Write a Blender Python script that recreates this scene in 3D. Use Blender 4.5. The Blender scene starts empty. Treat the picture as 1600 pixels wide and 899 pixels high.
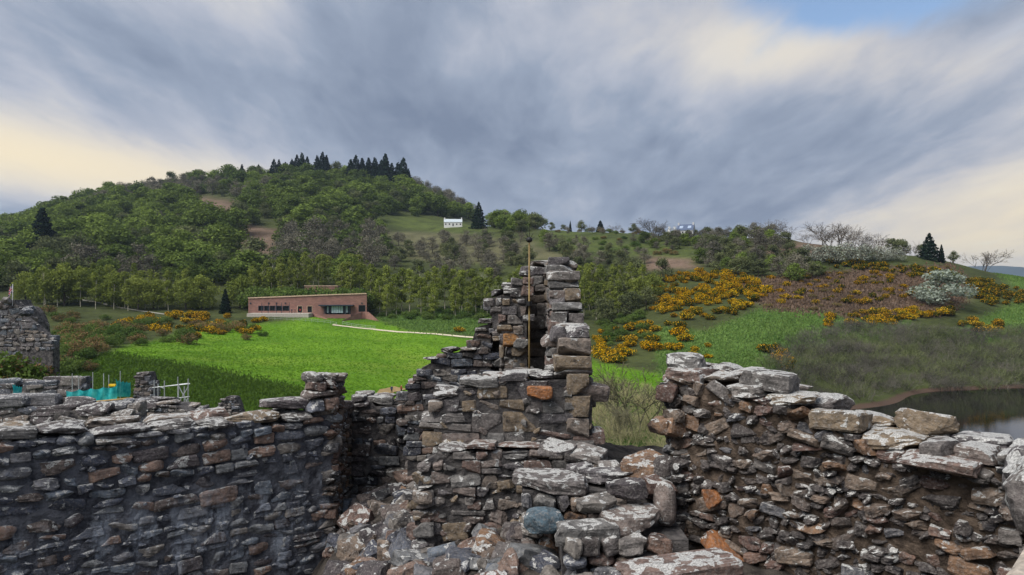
import bpy, math, random
import numpy as np
from mathutils import Vector, Matrix, Euler, noise

R = math.radians
rng = random.Random(7)
scene = bpy.context.scene
COL = scene.collection
FPX = 1150.0
EYE = 28.0
EXPO = 1.75
EX = 2.0 ** EXPO

# ------------------------------------------------------------------ camera
cd = bpy.data.cameras.new('camera')
cd.sensor_width = 36.0
cd.lens = FPX / 1600.0 * 36.0
cd.clip_start = 0.1
cd.clip_end = 40000
cam = bpy.data.objects.new('camera', cd)
COL.objects.link(cam)
cam.location = (0, 0, EYE)
cam.rotation_euler = (R(90), 0, 0)
scene.camera = cam

# ------------------------------------------------------------------ node helpers
def lin(c):
    c = c / 255.0
    return c / 12.92 if c <= 0.04045 else ((c + 0.055) / 1.055) ** 2.4
def rgb(r, g, b, k=1.0):
    return (lin(r) * k, lin(g) * k, lin(b) * k, 1.0)

class NT:
    def __init__(s, tree):
        s.t = tree; s.l = tree.links
    def n(s, typ, ins=None, **props):
        nd = s.t.nodes.new(typ)
        for k, v in props.items():
            setattr(nd, k, v)
        for k, v in (ins or {}).items():
            s.set(nd.inputs[k], v)
        return nd
    def set(s, sock, v):
        if isinstance(v, bpy.types.Node):
            v = v.outputs[0]
        if isinstance(v, bpy.types.NodeSocket):
            s.l.new(v, sock)
        else:
            sock.default_value = v
    def m(s, op, a, b=0.0, c=0.0, clamp=False):
        nd = s.n('ShaderNodeMath', {0: a, 1: b, 2: c}, operation=op)
        nd.use_clamp = clamp
        return nd.outputs[0]
    def mix(s, f, a, b, blend='MIX'):
        nd = s.n('ShaderNodeMix', data_type='RGBA', blend_type=blend)
        s.set(nd.inputs[0], f); s.set(nd.inputs[6], a); s.set(nd.inputs[7], b)
        return nd.outputs[2]
    def ramp(s, f, stops, interp='LINEAR'):
        nd = s.n('ShaderNodeValToRGB', {0: f})
        cr = nd.color_ramp; cr.interpolation = interp
        while len(cr.elements) < len(stops):
            cr.elements.new(0.5)
        for e, (p, c) in zip(cr.elements, stops):
            e.position = p
            e.color = c if len(c) == 4 else (*c, 1)
        return nd.outputs[0]
    def noise(s, vec, scale, detail=4.0, rough=0.55, dist=0.0):
        nd = s.n('ShaderNodeTexNoise', {'Vector': vec, 'Scale': scale, 'Detail': detail,
                                        'Roughness': rough, 'Distortion': dist})
        return nd.outputs['Fac']
    def sm(s, v, lo, hi):
        nd = s.n('ShaderNodeMapRange', {0: v, 1: lo, 2: hi, 3: 0.0, 4: 1.0},
                 interpolation_type='SMOOTHSTEP')
        return nd.outputs[0]

# ------------------------------------------------------------------ world and sun
SUN_AZ, SUN_EL = R(-126), R(52)
world = bpy.data.worlds.new('World')
scene.world = world
world.use_nodes = True
wt = world.node_tree
wt.nodes.clear()
W = NT(wt)
tc = W.n('ShaderNodeTexCoord').outputs['Generated']
sx = W.n('ShaderNodeSeparateXYZ', {0: tc})
X, Y, Z = sx.outputs
az = W.m('ARCTAN2', X, Y)
el = W.m('ARCSINE', Z)
ae = W.n('ShaderNodeCombineXYZ', {0: az, 1: el, 2: 0.0}).outputs[0]
def blob(ca, ce, wa, we, rot=0.0):
    mp = W.n('ShaderNodeMapping', {'Vector': ae}, vector_type='TEXTURE')
    mp.inputs['Location'].default_value = (ca, ce, 0)
    mp.inputs['Rotation'].default_value = (0, 0, rot)
    mp.inputs['Scale'].default_value = (wa, we, 1)
    d = W.n('ShaderNodeVectorMath', {0: mp.outputs[0], 1: mp.outputs[0]}, operation='DOT_PRODUCT')
    return W.m('POWER', 2.7183, W.m('MULTIPLY', d.outputs['Value'], -1.0))
zz = W.m('ADD', W.m('MAXIMUM', Z, 0.0), 0.17)
uv = W.n('ShaderNodeCombineXYZ', {0: W.m('DIVIDE', X, zz), 1: W.m('DIVIDE', Y, zz), 2: 0.0}).outputs[0]
mp = W.n('ShaderNodeMapping', {'Vector': uv})
mp.inputs['Rotation'].default_value = (0, 0, R(12))
mp.inputs['Scale'].default_value = (0.95, 0.36, 1)
n1 = W.noise(mp.outputs[0], 1.15, 6.0, 0.5, 0.5)
n2 = W.noise(mp.outputs[0], 3.6, 8.0, 0.56, 0.4)
n3 = W.noise(mp.outputs[0], 9.0, 8.0, 0.62, 0.8)
nz = W.m('ADD', W.m('MULTIPLY', n1, 0.66), W.m('MULTIPLY', n2, 0.34))
gl = blob(-0.60, 0.150, 0.34, 0.040, R(-7))      # glow under the cloud edge over the hill
gr = blob(0.62, 0.060, 0.34, 0.085, R(8))        # pale low sky over the loch
gu = blob(0.40, 0.285, 0.26, 0.055, R(-14))      # bright cloud rim
gd = blob(0.02, 0.17, 0.42, 0.085, R(-12))       # heavy grey band
gd2 = blob(-0.52, 0.270, 0.40, 0.075, R(-6))
nz = W.m('ADD', W.m('MULTIPLY', W.m('SUBTRACT', nz, 0.5), 1.25), 0.49)
v = W.m('ADD', nz, W.m('MULTIPLY', gl, 0.36))
v = W.m('ADD', v, W.m('MULTIPLY', W.m('SUBTRACT', n3, 0.5), 0.16))
v = W.m('ADD', v, W.m('MULTIPLY', gr, 0.26))
v = W.m('ADD', v, W.m('MULTIPLY', gu, 0.20))
v = W.m('SUBTRACT', v, W.m('MULTIPLY', gd, 0.13))
v = W.m('SUBTRACT', v, W.m('MULTIPLY', gd2, 0.10))
cool = W.ramp(v, [(0.28, rgb(124, 137, 160)), (0.43, rgb(154, 166, 186)), (0.54, rgb(184, 190, 204)),
                  (0.70, rgb(220, 218, 216))])
warm = W.ramp(v, [(0.34, rgb(142, 150, 168)), (0.48, rgb(190, 190, 194)), (0.60, rgb(226, 216, 202)), (0.80, rgb(252, 236, 204))])
wf = W.m('ADD', gl, W.m('ADD', gr, W.m('MULTIPLY', gu, 0.35)), clamp=True)
cloud = W.mix(wf, cool, warm)
cloud = W.n('ShaderNodeVectorMath', {0: cloud, 3: 1.0 / EX}, operation='SCALE').outputs[0]
sky = W.n('ShaderNodeTexSky', sky_type='NISHITA')
sky.sun_disc = False
sky.sun_elevation = SUN_EL
sky.sun_rotation = SUN_AZ
skyc = W.n('ShaderNodeVectorMath', {0: sky.outputs[0], 3: 0.05}, operation='SCALE').outputs[0]
gap = W.m('ADD', W.m('MULTIPLY', blob(0.45, 0.350, 0.17, 0.055, R(-8)), 0.95),
          W.m('MULTIPLY', blob(-0.68, 0.078, 0.16, 0.030, 0), 0.50))
hole = W.sm(W.m('ADD', gap, W.m('MULTIPLY', W.m('SUBTRACT', n2, 0.5), 1.5)), 0.22, 0.75)
final = W.mix(hole, cloud, skyc)
bg = W.n('ShaderNodeBackground', {0: final, 1: 1.0})
W.n('ShaderNodeOutputWorld', {0: bg})

sd = bpy.data.lights.new('sun', 'SUN')
sd.energy = 1.5
sd.angle = R(46)
sd.color = (1.0, 0.955, 0.90)
sun = bpy.data.objects.new('sun', sd)
COL.objects.link(sun)
sdir = Vector((math.sin(SUN_AZ) * math.cos(SUN_EL), math.cos(SUN_AZ) * math.cos(SUN_EL), math.sin(SUN_EL)))
sun.rotation_euler = sdir.to_track_quat('Z', 'Y').to_euler()
sun.location = (0, 0, 300)

vs = scene.view_settings
vs.view_transform = 'Standard'
vs.look = 'None'
vs.exposure = EXPO
vs.gamma = 1.0
scene.cycles.max_bounces = 5
scene.cycles.diffuse_bounces = 3
scene.cycles.use_denoising = True

# ------------------------------------------------------------------ object helpers
def P(px, py, d):
    return Vector(((px - 800) / FPX * d, d, EYE - (py - 449.5) / FPX * d))
def tag(o, label=None, cat=None, group=None, kind=None):
    if label: o['label'] = label
    if cat: o['category'] = cat
    if group: o['group'] = group
    if kind: o['kind'] = kind
    return o
def empty(name, loc):
    o = bpy.data.objects.new(name, None)
    COL.objects.link(o)
    o.location = loc
    o.empty_display_size = 0.2
    return o
def link(name, me, parent=None, M=None):
    """one mesh object; M is its world matrix (the parent is an unrotated Empty or a mesh at its own place)"""
    o = bpy.data.objects.new(name, me)
    COL.objects.link(o)
    if parent is not None:
        o.parent = parent
        base = parent.get('_o', None)
        off = Vector(parent.location)
        q = parent.parent
        while q is not None:
            off = off + Vector(q.location); q = q.parent
        o.matrix_basis = Matrix.Translation(-off) @ (M or Matrix())
    elif M is not None:
        o.matrix_basis = M
    return o
def mesh(name, verts, faces, mats, midx=None, smooth=False):
    me = bpy.data.meshes.new(name)
    me.from_pydata([tuple(v) for v in verts], [], faces)
    for m_ in (mats if isinstance(mats, (list, tuple)) else [mats]):
        me.materials.append(m_)
    if midx is not None:
        me.polygons.foreach_set('material_index', midx)
    if smooth:
        me.polygons.foreach_set('use_smooth', [True] * len(me.polygons))
    me.update()
    return me
def np_mesh(name, V, Fq, mats, midx=None, smooth=False):
    """fast mesh from numpy verts (n,3) and faces (m,k)"""
    me = bpy.data.meshes.new(name)
    V = np.asarray(V, dtype=np.float32); Fq = np.asarray(Fq, dtype=np.int32)
    k = Fq.shape[1]
    me.vertices.add(len(V)); me.vertices.foreach_set('co', V.ravel())
    me.loops.add(Fq.size); me.loops.foreach_set('vertex_index', Fq.ravel())
    me.polygons.add(len(Fq))
    me.polygons.foreach_set('loop_start', np.arange(0, Fq.size, k, dtype=np.int32))
    for m_ in (mats if isinstance(mats, (list, tuple)) else [mats]):
        me.materials.append(m_)
    if midx is not None:
        me.polygons.foreach_set('material_index', np.asarray(midx, dtype=np.int32))
    me.polygons.foreach_set('use_smooth', np.full(len(Fq), smooth))
    me.update(calc_edges=True)
    return me
class MB:
    """collects boxes, tubes and loose faces into one mesh"""
    def __init__(s):
        s.v = []; s.f = []
    def add(s, v, f):
        b = len(s.v)
        s.v += [Vector(p) for p in v]
        s.f += [[i + b for i in q] for q in f]
    def box(s, lo, hi, M=None):
        c = [Vector((x, y, z)) for z in (lo[2], hi[2]) for y in (lo[1], hi[1]) for x in (lo[0], hi[0])]
        if M is not None: c = [M @ p for p in c]
        s.add(c, [(0, 2, 3, 1), (4, 5, 7, 6), (0, 1, 5, 4), (2, 6, 7, 3), (0, 4, 6, 2), (1, 3, 7, 5)])
    def tube(s, a, b, r, n=6, r2=None):
        a = Vector(a); b = Vector(b); r2 = r if r2 is None else r2
        q = (b - a).to_track_quat('Z', 'Y')
        vv = [p + q @ Vector((math.cos(t) * rr, math.sin(t) * rr, 0))
              for p, rr in ((a, r), (b, r2)) for t in [2 * math.pi * i / n for i in range(n)]]
        ff = [(i, (i + 1) % n, n + (i + 1) % n, n + i) for i in range(n)]
        ff += [list(range(n))[::-1], list(range(n, 2 * n))]
        s.add(vv, ff)
    def build(s, name, mats, parent=None, smooth=False):
        return link(name, mesh(name, s.v, s.f, mats, smooth=smooth), parent)

# ------------------------------------------------------------------ materials
def new_mat(name):
    m = bpy.data.materials.new(name)
    m.use_nodes = True
    m.node_tree.nodes.clear()
    return m, NT(m.node_tree)
def finish(t, color, rough=0.9, bump=None, bstr=0.5, bdist=0.02, spec=0.2, **kw):
    ins = {'Base Color': color, 'Roughness': rough, 'Specular IOR Level': spec}
    ins.update(kw)
    b = t.n('ShaderNodeBsdfPrincipled', ins)
    if bump is not None:
        bn = t.n('ShaderNodeBump', {'Height': bump, 'Strength': bstr, 'Distance': bdist})
        t.set(b.inputs['Normal'], bn.outputs[0])
    t.n('ShaderNodeOutputMaterial', {0: b})
    return b
def mat_plain(name, c, rough=0.8, var=0.25, scale=3.0, metal=0.0, spec=0.3):
    m, t = new_mat(name)
    pos = t.n('ShaderNodeNewGeometry').outputs['Position']
    n = t.noise(pos, scale, 5.0)
    c2 = t.mix(t.sm(n, 0.3, 0.7), tuple(x * (1 - var) for x in c[:3]) + (1,), tuple(min(1, x * (1 + var)) for x in c[:3]) + (1,))
    finish(t, c2, rough, n, 0.2, 0.02, spec, Metallic=metal)
    return m
def mat_stone(name, palette, lichen=0.5, crust=0.5, side=0.25, streak=0.0):
    """weathered rubble: per-stone tint, mottling, black crust, pale lichen (more of it on upper faces)"""
    m, t = new_mat(name)
    g = t.n('ShaderNodeNewGeometry')
    pos = g.outputs['Position']
    nz = t.n('ShaderNodeSeparateXYZ', {0: g.outputs['Normal']}).outputs[2]
    rnd = t.n('ShaderNodeObjectInfo').outputs['Random']
    k = len(palette)
    base = t.ramp(rnd, [((i + 0.0) / k, c) for i, c in enumerate(palette)], 'CONSTANT')
    a = t.noise(pos, 9.0, 7.0, 0.65)
    b = t.noise(pos, 38.0, 5.0, 0.65)
    base = t.mix(t.sm(a, 0.30, 0.72), t.mix(0.65, base, (0.02, 0.02, 0.022, 1), 'MIX'), base)
    base = t.mix(t.m('MULTIPLY', t.sm(b, 0.45, 0.7), 0.45), base, (0.30, 0.28, 0.26, 1))
    # black crust
    cr = t.noise(pos, 3.1, 7.0, 0.68, 0.3)
    base = t.mix(t.m('MULTIPLY', t.sm(cr, 0.62 - 0.2 * crust, 0.74 - 0.2 * crust), 0.85), base, (0.016, 0.016, 0.019, 1))
    if streak > 0:
        mp = t.n('ShaderNodeMapping', {'Vector': pos})
        mp.inputs['Scale'].default_value = (1.6, 1.6, 0.42)
        st = t.m('ADD', t.m('MULTIPLY', t.noise(mp.outputs[0], 2.4, 7.0, 0.62, 0.2), 0.7), t.m('MULTIPLY', t.noise(pos, 14.0, 6.0, 0.7), 0.3))
        zz = t.n('ShaderNodeSeparateXYZ', {0: pos}).outputs[2]
        low = t.sm(zz, EYE - 2.65, EYE - 3.3)
        base = t.mix(t.m('MULTIPLY', t.m('MULTIPLY', t.sm(st, 0.48, 0.64), low), streak), base, rgb(178, 186, 198, 0.85))
    # lichen
    lc = t.noise(pos, 11.0, 3.0, 0.5, 0.5)
    lc2 = t.noise(pos, 4.3, 3.0, 0.5)
    up = t.sm(nz, 0.25, 0.85)
    amt = t.m('ADD', t.m('MULTIPLY', up, 0.16 * lichen), t.m('MULTIPLY', t.m('SUBTRACT', lc2, 0.5), 0.5))
    lf = t.sm(t.m('ADD', lc, amt), 0.665 - 0.06 * side, 0.70 - 0.06 * side)
    fine = t.noise(pos, 70.0, 2.0)
    lcol = t.mix(t.sm(fine, 0.35, 0.65), rgb(150, 150, 148, 0.8), rgb(215, 215, 212, 0.8))
    base = t.mix(t.m('MULTIPLY', lf, 0.88), base, lcol)
    h = t.m('ADD', t.m('MULTIPLY', a, 1.0), t.m('ADD', t.m('MULTIPLY', b, 0.35), t.m('MULTIPLY', lf, 0.05)))
    finish(t, base, 0.92, h, 0.9, 0.045, 0.15)
    return m
GREYS = [rgb(112, 112, 116), rgb(92, 96, 106), rgb(128, 122, 116), rgb(84, 78, 80), rgb(104, 112, 122),
         rgb(134, 112, 100), rgb(100, 90, 86), rgb(120, 122, 124), rgb(76, 80, 92)]  # slight blue tint of cool sky light is mixed into these greys
BROWNS = [rgb(120, 104, 92), rgb(96, 86, 80), rgb(132, 116, 102), rgb(84, 78, 76), rgb(132, 104, 82), rgb(116, 110, 106),
          rgb(106, 84, 76), rgb(96, 96, 100), rgb(122, 98, 86), rgb(116, 102, 90)]
BUFFS = [rgb(128, 122, 118), rgb(108, 102, 100), rgb(138, 126, 116), rgb(98, 94, 96), rgb(124, 104, 96), rgb(118, 116, 114),
         rgb(138, 122, 102), rgb(110, 106, 104), rgb(126, 114, 108)]
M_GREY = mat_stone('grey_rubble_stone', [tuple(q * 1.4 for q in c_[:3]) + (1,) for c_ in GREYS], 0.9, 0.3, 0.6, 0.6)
M_BROWN = mat_stone('brown_rubble_stone', BROWNS, 0.8, 0.5, -0.2)
M_BUFF = mat_stone('buff_rubble_stone', BUFFS, 0.7, 0.20, 0.0)
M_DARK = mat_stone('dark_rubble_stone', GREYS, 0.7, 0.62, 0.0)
M_RUB = mat_stone('fallen_rubble_stone', GREYS + BUFFS[:3], 0.3, 0.45, -0.35)
M_COPE = mat_stone('lichen_coping_stone', BUFFS, 1.5, 0.15, 0.4)
M_COPE2 = mat_stone('speckled_coping_stone', BUFFS, 1.0, 0.2, 0.35)
def mat_mortar(name, c, dark, streak=0.0):
    m, t = new_mat(name)
    pos = t.n('ShaderNodeNewGeometry').outputs['Position']
    a = t.noise(pos, 4.0, 7.0, 0.65)
    b = t.noise(pos, 30.0, 6.0, 0.7)
    base = t.mix(t.sm(a, 0.3, 0.68), dark, c)
    base = t.mix(t.m('MULTIPLY', t.sm(b, 0.4, 0.7), 0.4), base, tuple(x * 0.35 for x in c[:3]) + (1,))
    if streak > 0:
        mp = t.n('ShaderNodeMapping', {'Vector': pos})
        mp.inputs['Scale'].default_value = (1.6, 1.6, 0.42)
        st = t.m('ADD', t.m('MULTIPLY', t.noise(mp.outputs[0], 2.4, 7.0, 0.62, 0.2), 0.7), t.m('MULTIPLY', t.noise(pos, 14.0, 6.0, 0.7), 0.3))
        zz = t.n('ShaderNodeSeparateXYZ', {0: pos}).outputs[2]
        base = t.mix(t.m('MULTIPLY', t.m('MULTIPLY', t.sm(st, 0.48, 0.64), t.sm(zz, EYE - 2.65, EYE - 3.3)), streak), base, rgb(178, 186, 198, 0.85))
    finish(t, base, 0.95, t.m('ADD', a, t.m('MULTIPLY', b, 0.5)), 1.0, 0.08, 0.1)
    return m
M_MORT = mat_mortar('grey_lime_mortar', rgb(112, 108, 106), rgb(44, 44, 48))
M_MORTS = mat_mortar('whitewashed_mortar', rgb(116, 118, 126), rgb(40, 42, 50), 0.9)  # bluish like the wall stone, sky tint in its colour
M_MORTB = mat_mortar('brown_earth_mortar', rgb(112, 98, 86), rgb(42, 37, 34))
M_SOIL = mat_mortar('rubble_soil', rgb(92, 86, 80), rgb(36, 34, 34))
OCHRE = mat_stone('ochre_dressed_stone', [rgb(176, 128, 78)], 0.2, 0.0, -1.0)
TEALST = mat_stone('blue_green_boulder_stone', [rgb(92, 112, 124)], 0.3, 0.1, -0.3)
PALEST = mat_stone('pale_dressed_coping', [rgb(196, 184, 170)], 0.4, -0.6, -1.0)
ORANGE = mat_stone('orange_brown_stone', [rgb(168, 112, 70)], 0.1, 0.0, -1.0)

# ------------------------------------------------------------------ terrain
PROF = {
 -300: [(20, 16), (50, 18), (85, 19), (110, 10), (160, 12), (230, 18), (330, 28), (450, 40), (600, 62), (750, 75), (1000, 70), (1500, 20)],
 0: [(20, 15), (55, 18.5), (85, 18.5), (110, 8), (150, 10), (200, 14), (250, 18), (330, 26.4), (450, 42), (600, 66), (760, 82), (850, 82), (1200, 50), (1500, 20)],
 180: [(20, 15), (50, 17), (80, 15), (118, 6.5), (138, 7.4), (163, 12.9), (200, 14), (240, 15), (300, 22), (400, 38), (550, 70), (700, 106), (800, 128), (900, 132), (1200, 90), (1500, 40)],
 330: [(20, 15), (50, 16), (90, 10), (118, 6.3), (128, 6.7), (150, 11), (200, 11.8), (250, 15.3), (262, 17.2), (290, 18), (320, 24), (400, 38), (550, 75), (700, 112), (850, 151), (1000, 150), (1300, 110), (1500, 80)],
 480: [(20, 15), (50, 16), (90, 9), (116, 6.2), (135, 8.9), (200, 10), (250, 14.0), (262, 16.0), (300, 19), (330, 26), (400, 38), (550, 75), (700, 115), (860, 158), (1000, 155), (1500, 80)],
 560: [(20, 15), (50, 16), (90, 8), (120, 6), (150, 7.7), (200, 10.2), (255, 13.5), (275, 15.5), (295, 18.5), (330, 25), (400, 36), (550, 68), (700, 110), (870, 161), (1000, 155), (1500, 80)],
 640: [(20, 15), (60, 13), (100, 7), (150, 5.8), (200, 8.8), (240, 12.9), (270, 15), (300, 18.7), (350, 25), (450, 42), (550, 62), (700, 100), (850, 148), (1000, 148), (1500, 80)],
 707: [(20, 15), (60, 12), (100, 6.5), (150, 5.6), (200, 8), (235, 12), (260, 14.3), (300, 19), (400, 38), (500, 57), (590, 78), (625, 80), (750, 103), (850, 124), (1000, 120), (1500, 70)],
 830: [(20, 15), (60, 12), (100, 7), (150, 6), (220, 9), (240, 12), (280, 17), (330, 26.4), (400, 43.5), (460, 56.6), (520, 69.8), (600, 76), (700, 73), (1000, 55), (1500, 20)],
 950: [(20, 15), (60, 14), (100, 9.0), (150, 7.7), (200, 7.2), (220, 8.8), (250, 12.7), (300, 18), (350, 27), (400, 43.5), (440, 52.7), (480, 64.5), (520, 66), (700, 50), (1500, 10)],
 1073: [(20, 14), (60, 12), (100, 8), (150, 6.5), (200, 8.8), (230, 13.9), (260, 21.1), (300, 28), (340, 35), (400, 47), (470, 60.5), (495, 62), (560, 60), (800, 45), (1500, 5)],
 1200: [(20, 13), (60, 9), (100, 4), (150, 2.5), (170, 5.7), (200, 11.4), (230, 17), (260, 22.2), (300, 30.5), (350, 40), (420, 58), (450, 59), (600, 45), (900, 10), (1500, -4)],
 1320: [(20, 10), (60, 2), (90, -2), (160, -1.5), (169, 0), (180, 2.9), (200, 6.2), (230, 12.9), (250, 18.1), (300, 29.2), (350, 43), (390, 50), (450, 50), (600, 35), (800, 0), (1500, -5)],
 1450: [(20, 8), (50, 0), (70, -2), (190, -1.5), (199, 0), (209, 3), (240, 13.3), (260, 18.8), (300, 29), (340, 39.7), (365, 43.7), (400, 43), (600, 15), (750, -4), (1500, -5)],
 1560: [(20, 7), (40, 0), (60, -2), (197, -1.5), (206, 0.2), (215, 3), (245, 10.9), (270, 18.5), (300, 25.3), (340, 32.3), (370, 35.2), (400, 34), (500, 18), (650, -4), (1500, -5)],
 1800: [(20, 6), (40, -2), (212, -1.5), (222, 0.2), (260, 8), (300, 14), (350, 22), (380, 24), (450, 10), (600, -4), (1500, -5)],
}
PXS = np.array(sorted(PROF), float)
LD = np.linspace(math.log(4), math.log(1500), 300)
PG = np.linspace(-300, 1800, 141)
colz = np.array([np.interp(np.exp(LD), [a for a, b in PROF[p]], [b for a, b in PROF[p]]) for p in sorted(PROF)])
tab = np.array([[np.interp(p, PXS, colz[:, j]) for j in range(len(LD))] for p in PG])
def blur(a, k, axis):
    w = np.exp(-np.linspace(-2, 2, 2 * k + 1) ** 2); w /= w.sum()
    pad = [(0, 0), (0, 0)]; pad[axis] = (k, k)
    b = np.pad(a, pad, mode='edge')
    return np.apply_along_axis(lambda r: np.convolve(r, w, 'valid'), axis, b)
tab = blur(blur(tab, 3, 0), 2, 1)
def vnoise(x, y, s, seed=0.0):
    """cheap smooth numpy noise in -1..1"""
    x = x * s + seed * 3.17; y = y * s - seed * 5.71
    return (np.sin(x * 1.0 + 1.7 * np.sin(y * 0.9 + seed)) + np.sin(y * 1.13 + 1.9 * np.sin(x * 0.77 - seed))
            + 0.5 * np.sin(2.3 * x + 1.1 * y + 2 * np.sin(1.7 * y)) + 0.5 * np.sin(2.1 * y - 1.7 * x + 2 * np.sin(1.9 * x))) / 3.0
def hgt(x, y):
    x = np.asarray(x, float); y = np.asarray(y, float)
    r = np.sqrt(x * x + y * y)
    d = np.where(y > 0.35 * r, np.maximum(y, 4), np.maximum(r * 0.6, 4))
    px = np.clip(800 + FPX * x / np.maximum(y, 0.3 * r + 1e-6), -300, 1800)
    fi = (px - PG[0]) / (PG[1] - PG[0])
    fj = np.clip((np.log(np.clip(d, 4, 1500)) - LD[0]) / (LD[1] - LD[0]), 0, len(LD) - 1.001)
    i0 = np.clip(fi.astype(int), 0, len(PG) - 2); j0 = fj.astype(int)
    a = fi - i0; b = fj - j0
    z = (tab[i0, j0] * (1 - a) * (1 - b) + tab[i0 + 1, j0] * a * (1 - b)
         + tab[i0, j0 + 1] * (1 - a) * b + tab[i0 + 1, j0 + 1] * a * b)
    rough = np.clip((d - 60) / 500, 0, 1) * np.clip(z / 10, 0, 1)
    z = z + vnoise(x, y, 0.05) * 1.2 * rough + vnoise(x, y, 0.18, 2.0) * 0.25 * np.clip(z / 4, 0, 1)
    return z
def gh(x, y):
    return float(hgt(np.array([x]), np.array([y]))[0])
def inpoly(px, py, poly):
    px = np.asarray(px); py = np.asarray(py)
    ins = np.zeros(px.shape, bool)
    n = len(poly)
    for i in range(n):
        x0, y0 = poly[i]; x1, y1 = poly[(i + 1) % n]
        c = (y0 > py) != (y1 > py)
        ins ^= c & (px < (x1 - x0) * (py - y0) / ((y1 - y0) or 1e-9) + x0)
    return ins
def proj(x, y, z):
    y = np.maximum(y, 0.5)
    return 800 + FPX * x / y, 449.5 - FPX * (z - EYE) / y

LAWN = [[(140, 575), (185, 545), (300, 520), (415, 505), (480, 496), (580, 500), (640, 516), (745, 531), (760, 640), (480, 660), (480, 610), (330, 578), (180, 554)],
        [(920, 560), (965, 575), (1040, 585), (1050, 660), (920, 680)]]
BANK = [[(100, 570), (180, 554), (330, 578), (480, 610), (500, 640), (420, 720), (100, 720)]]
SLOPE = [[(915, 660), (1070, 640), (1070, 830), (915, 830)], [(1020, 510), (1100, 520), (1190, 484), (1310, 488), (1330, 510), (1220, 600), (1040, 610)], [(1490, 520), (1600, 470), (1700, 460), (1700, 560), (1560, 540)],
         [(1300, 500), (1420, 500), (1380, 530), (1310, 530)], [(1560, 425), (1700, 425), (1700, 455), (1590, 450)],
         [(585, 495), (770, 480), (770, 525), (640, 515)]]
BRACK = [[(1160, 445), (1230, 430), (1480, 415), (1530, 450), (1480, 490), (1330, 498), (1200, 484)], [(1180, 385), (1290, 375), (1290, 400), (1180, 400)],
         [(285, 306), (380, 316), (380, 340), (300, 336)], [(374, 350), (438, 360), (428, 400), (376, 395)], [(1000, 400), (1080, 405), (1090, 420), (1000, 425)]]
PAST = [[(590, 336), (700, 345), (700, 362), (600, 356)], [(690, 348), (770, 350), (770, 364), (690, 362)],
        [(845, 350), (1000, 360), (1060, 385), (1060, 405), (990, 398), (900, 400), (850, 385)], [(1025, 392), (1090, 388), (1090, 405), (1030, 410)]]
HEATH = [[(600, 362), (700, 364), (830, 378), (900, 405), (760, 412), (640, 405)]]

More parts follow.
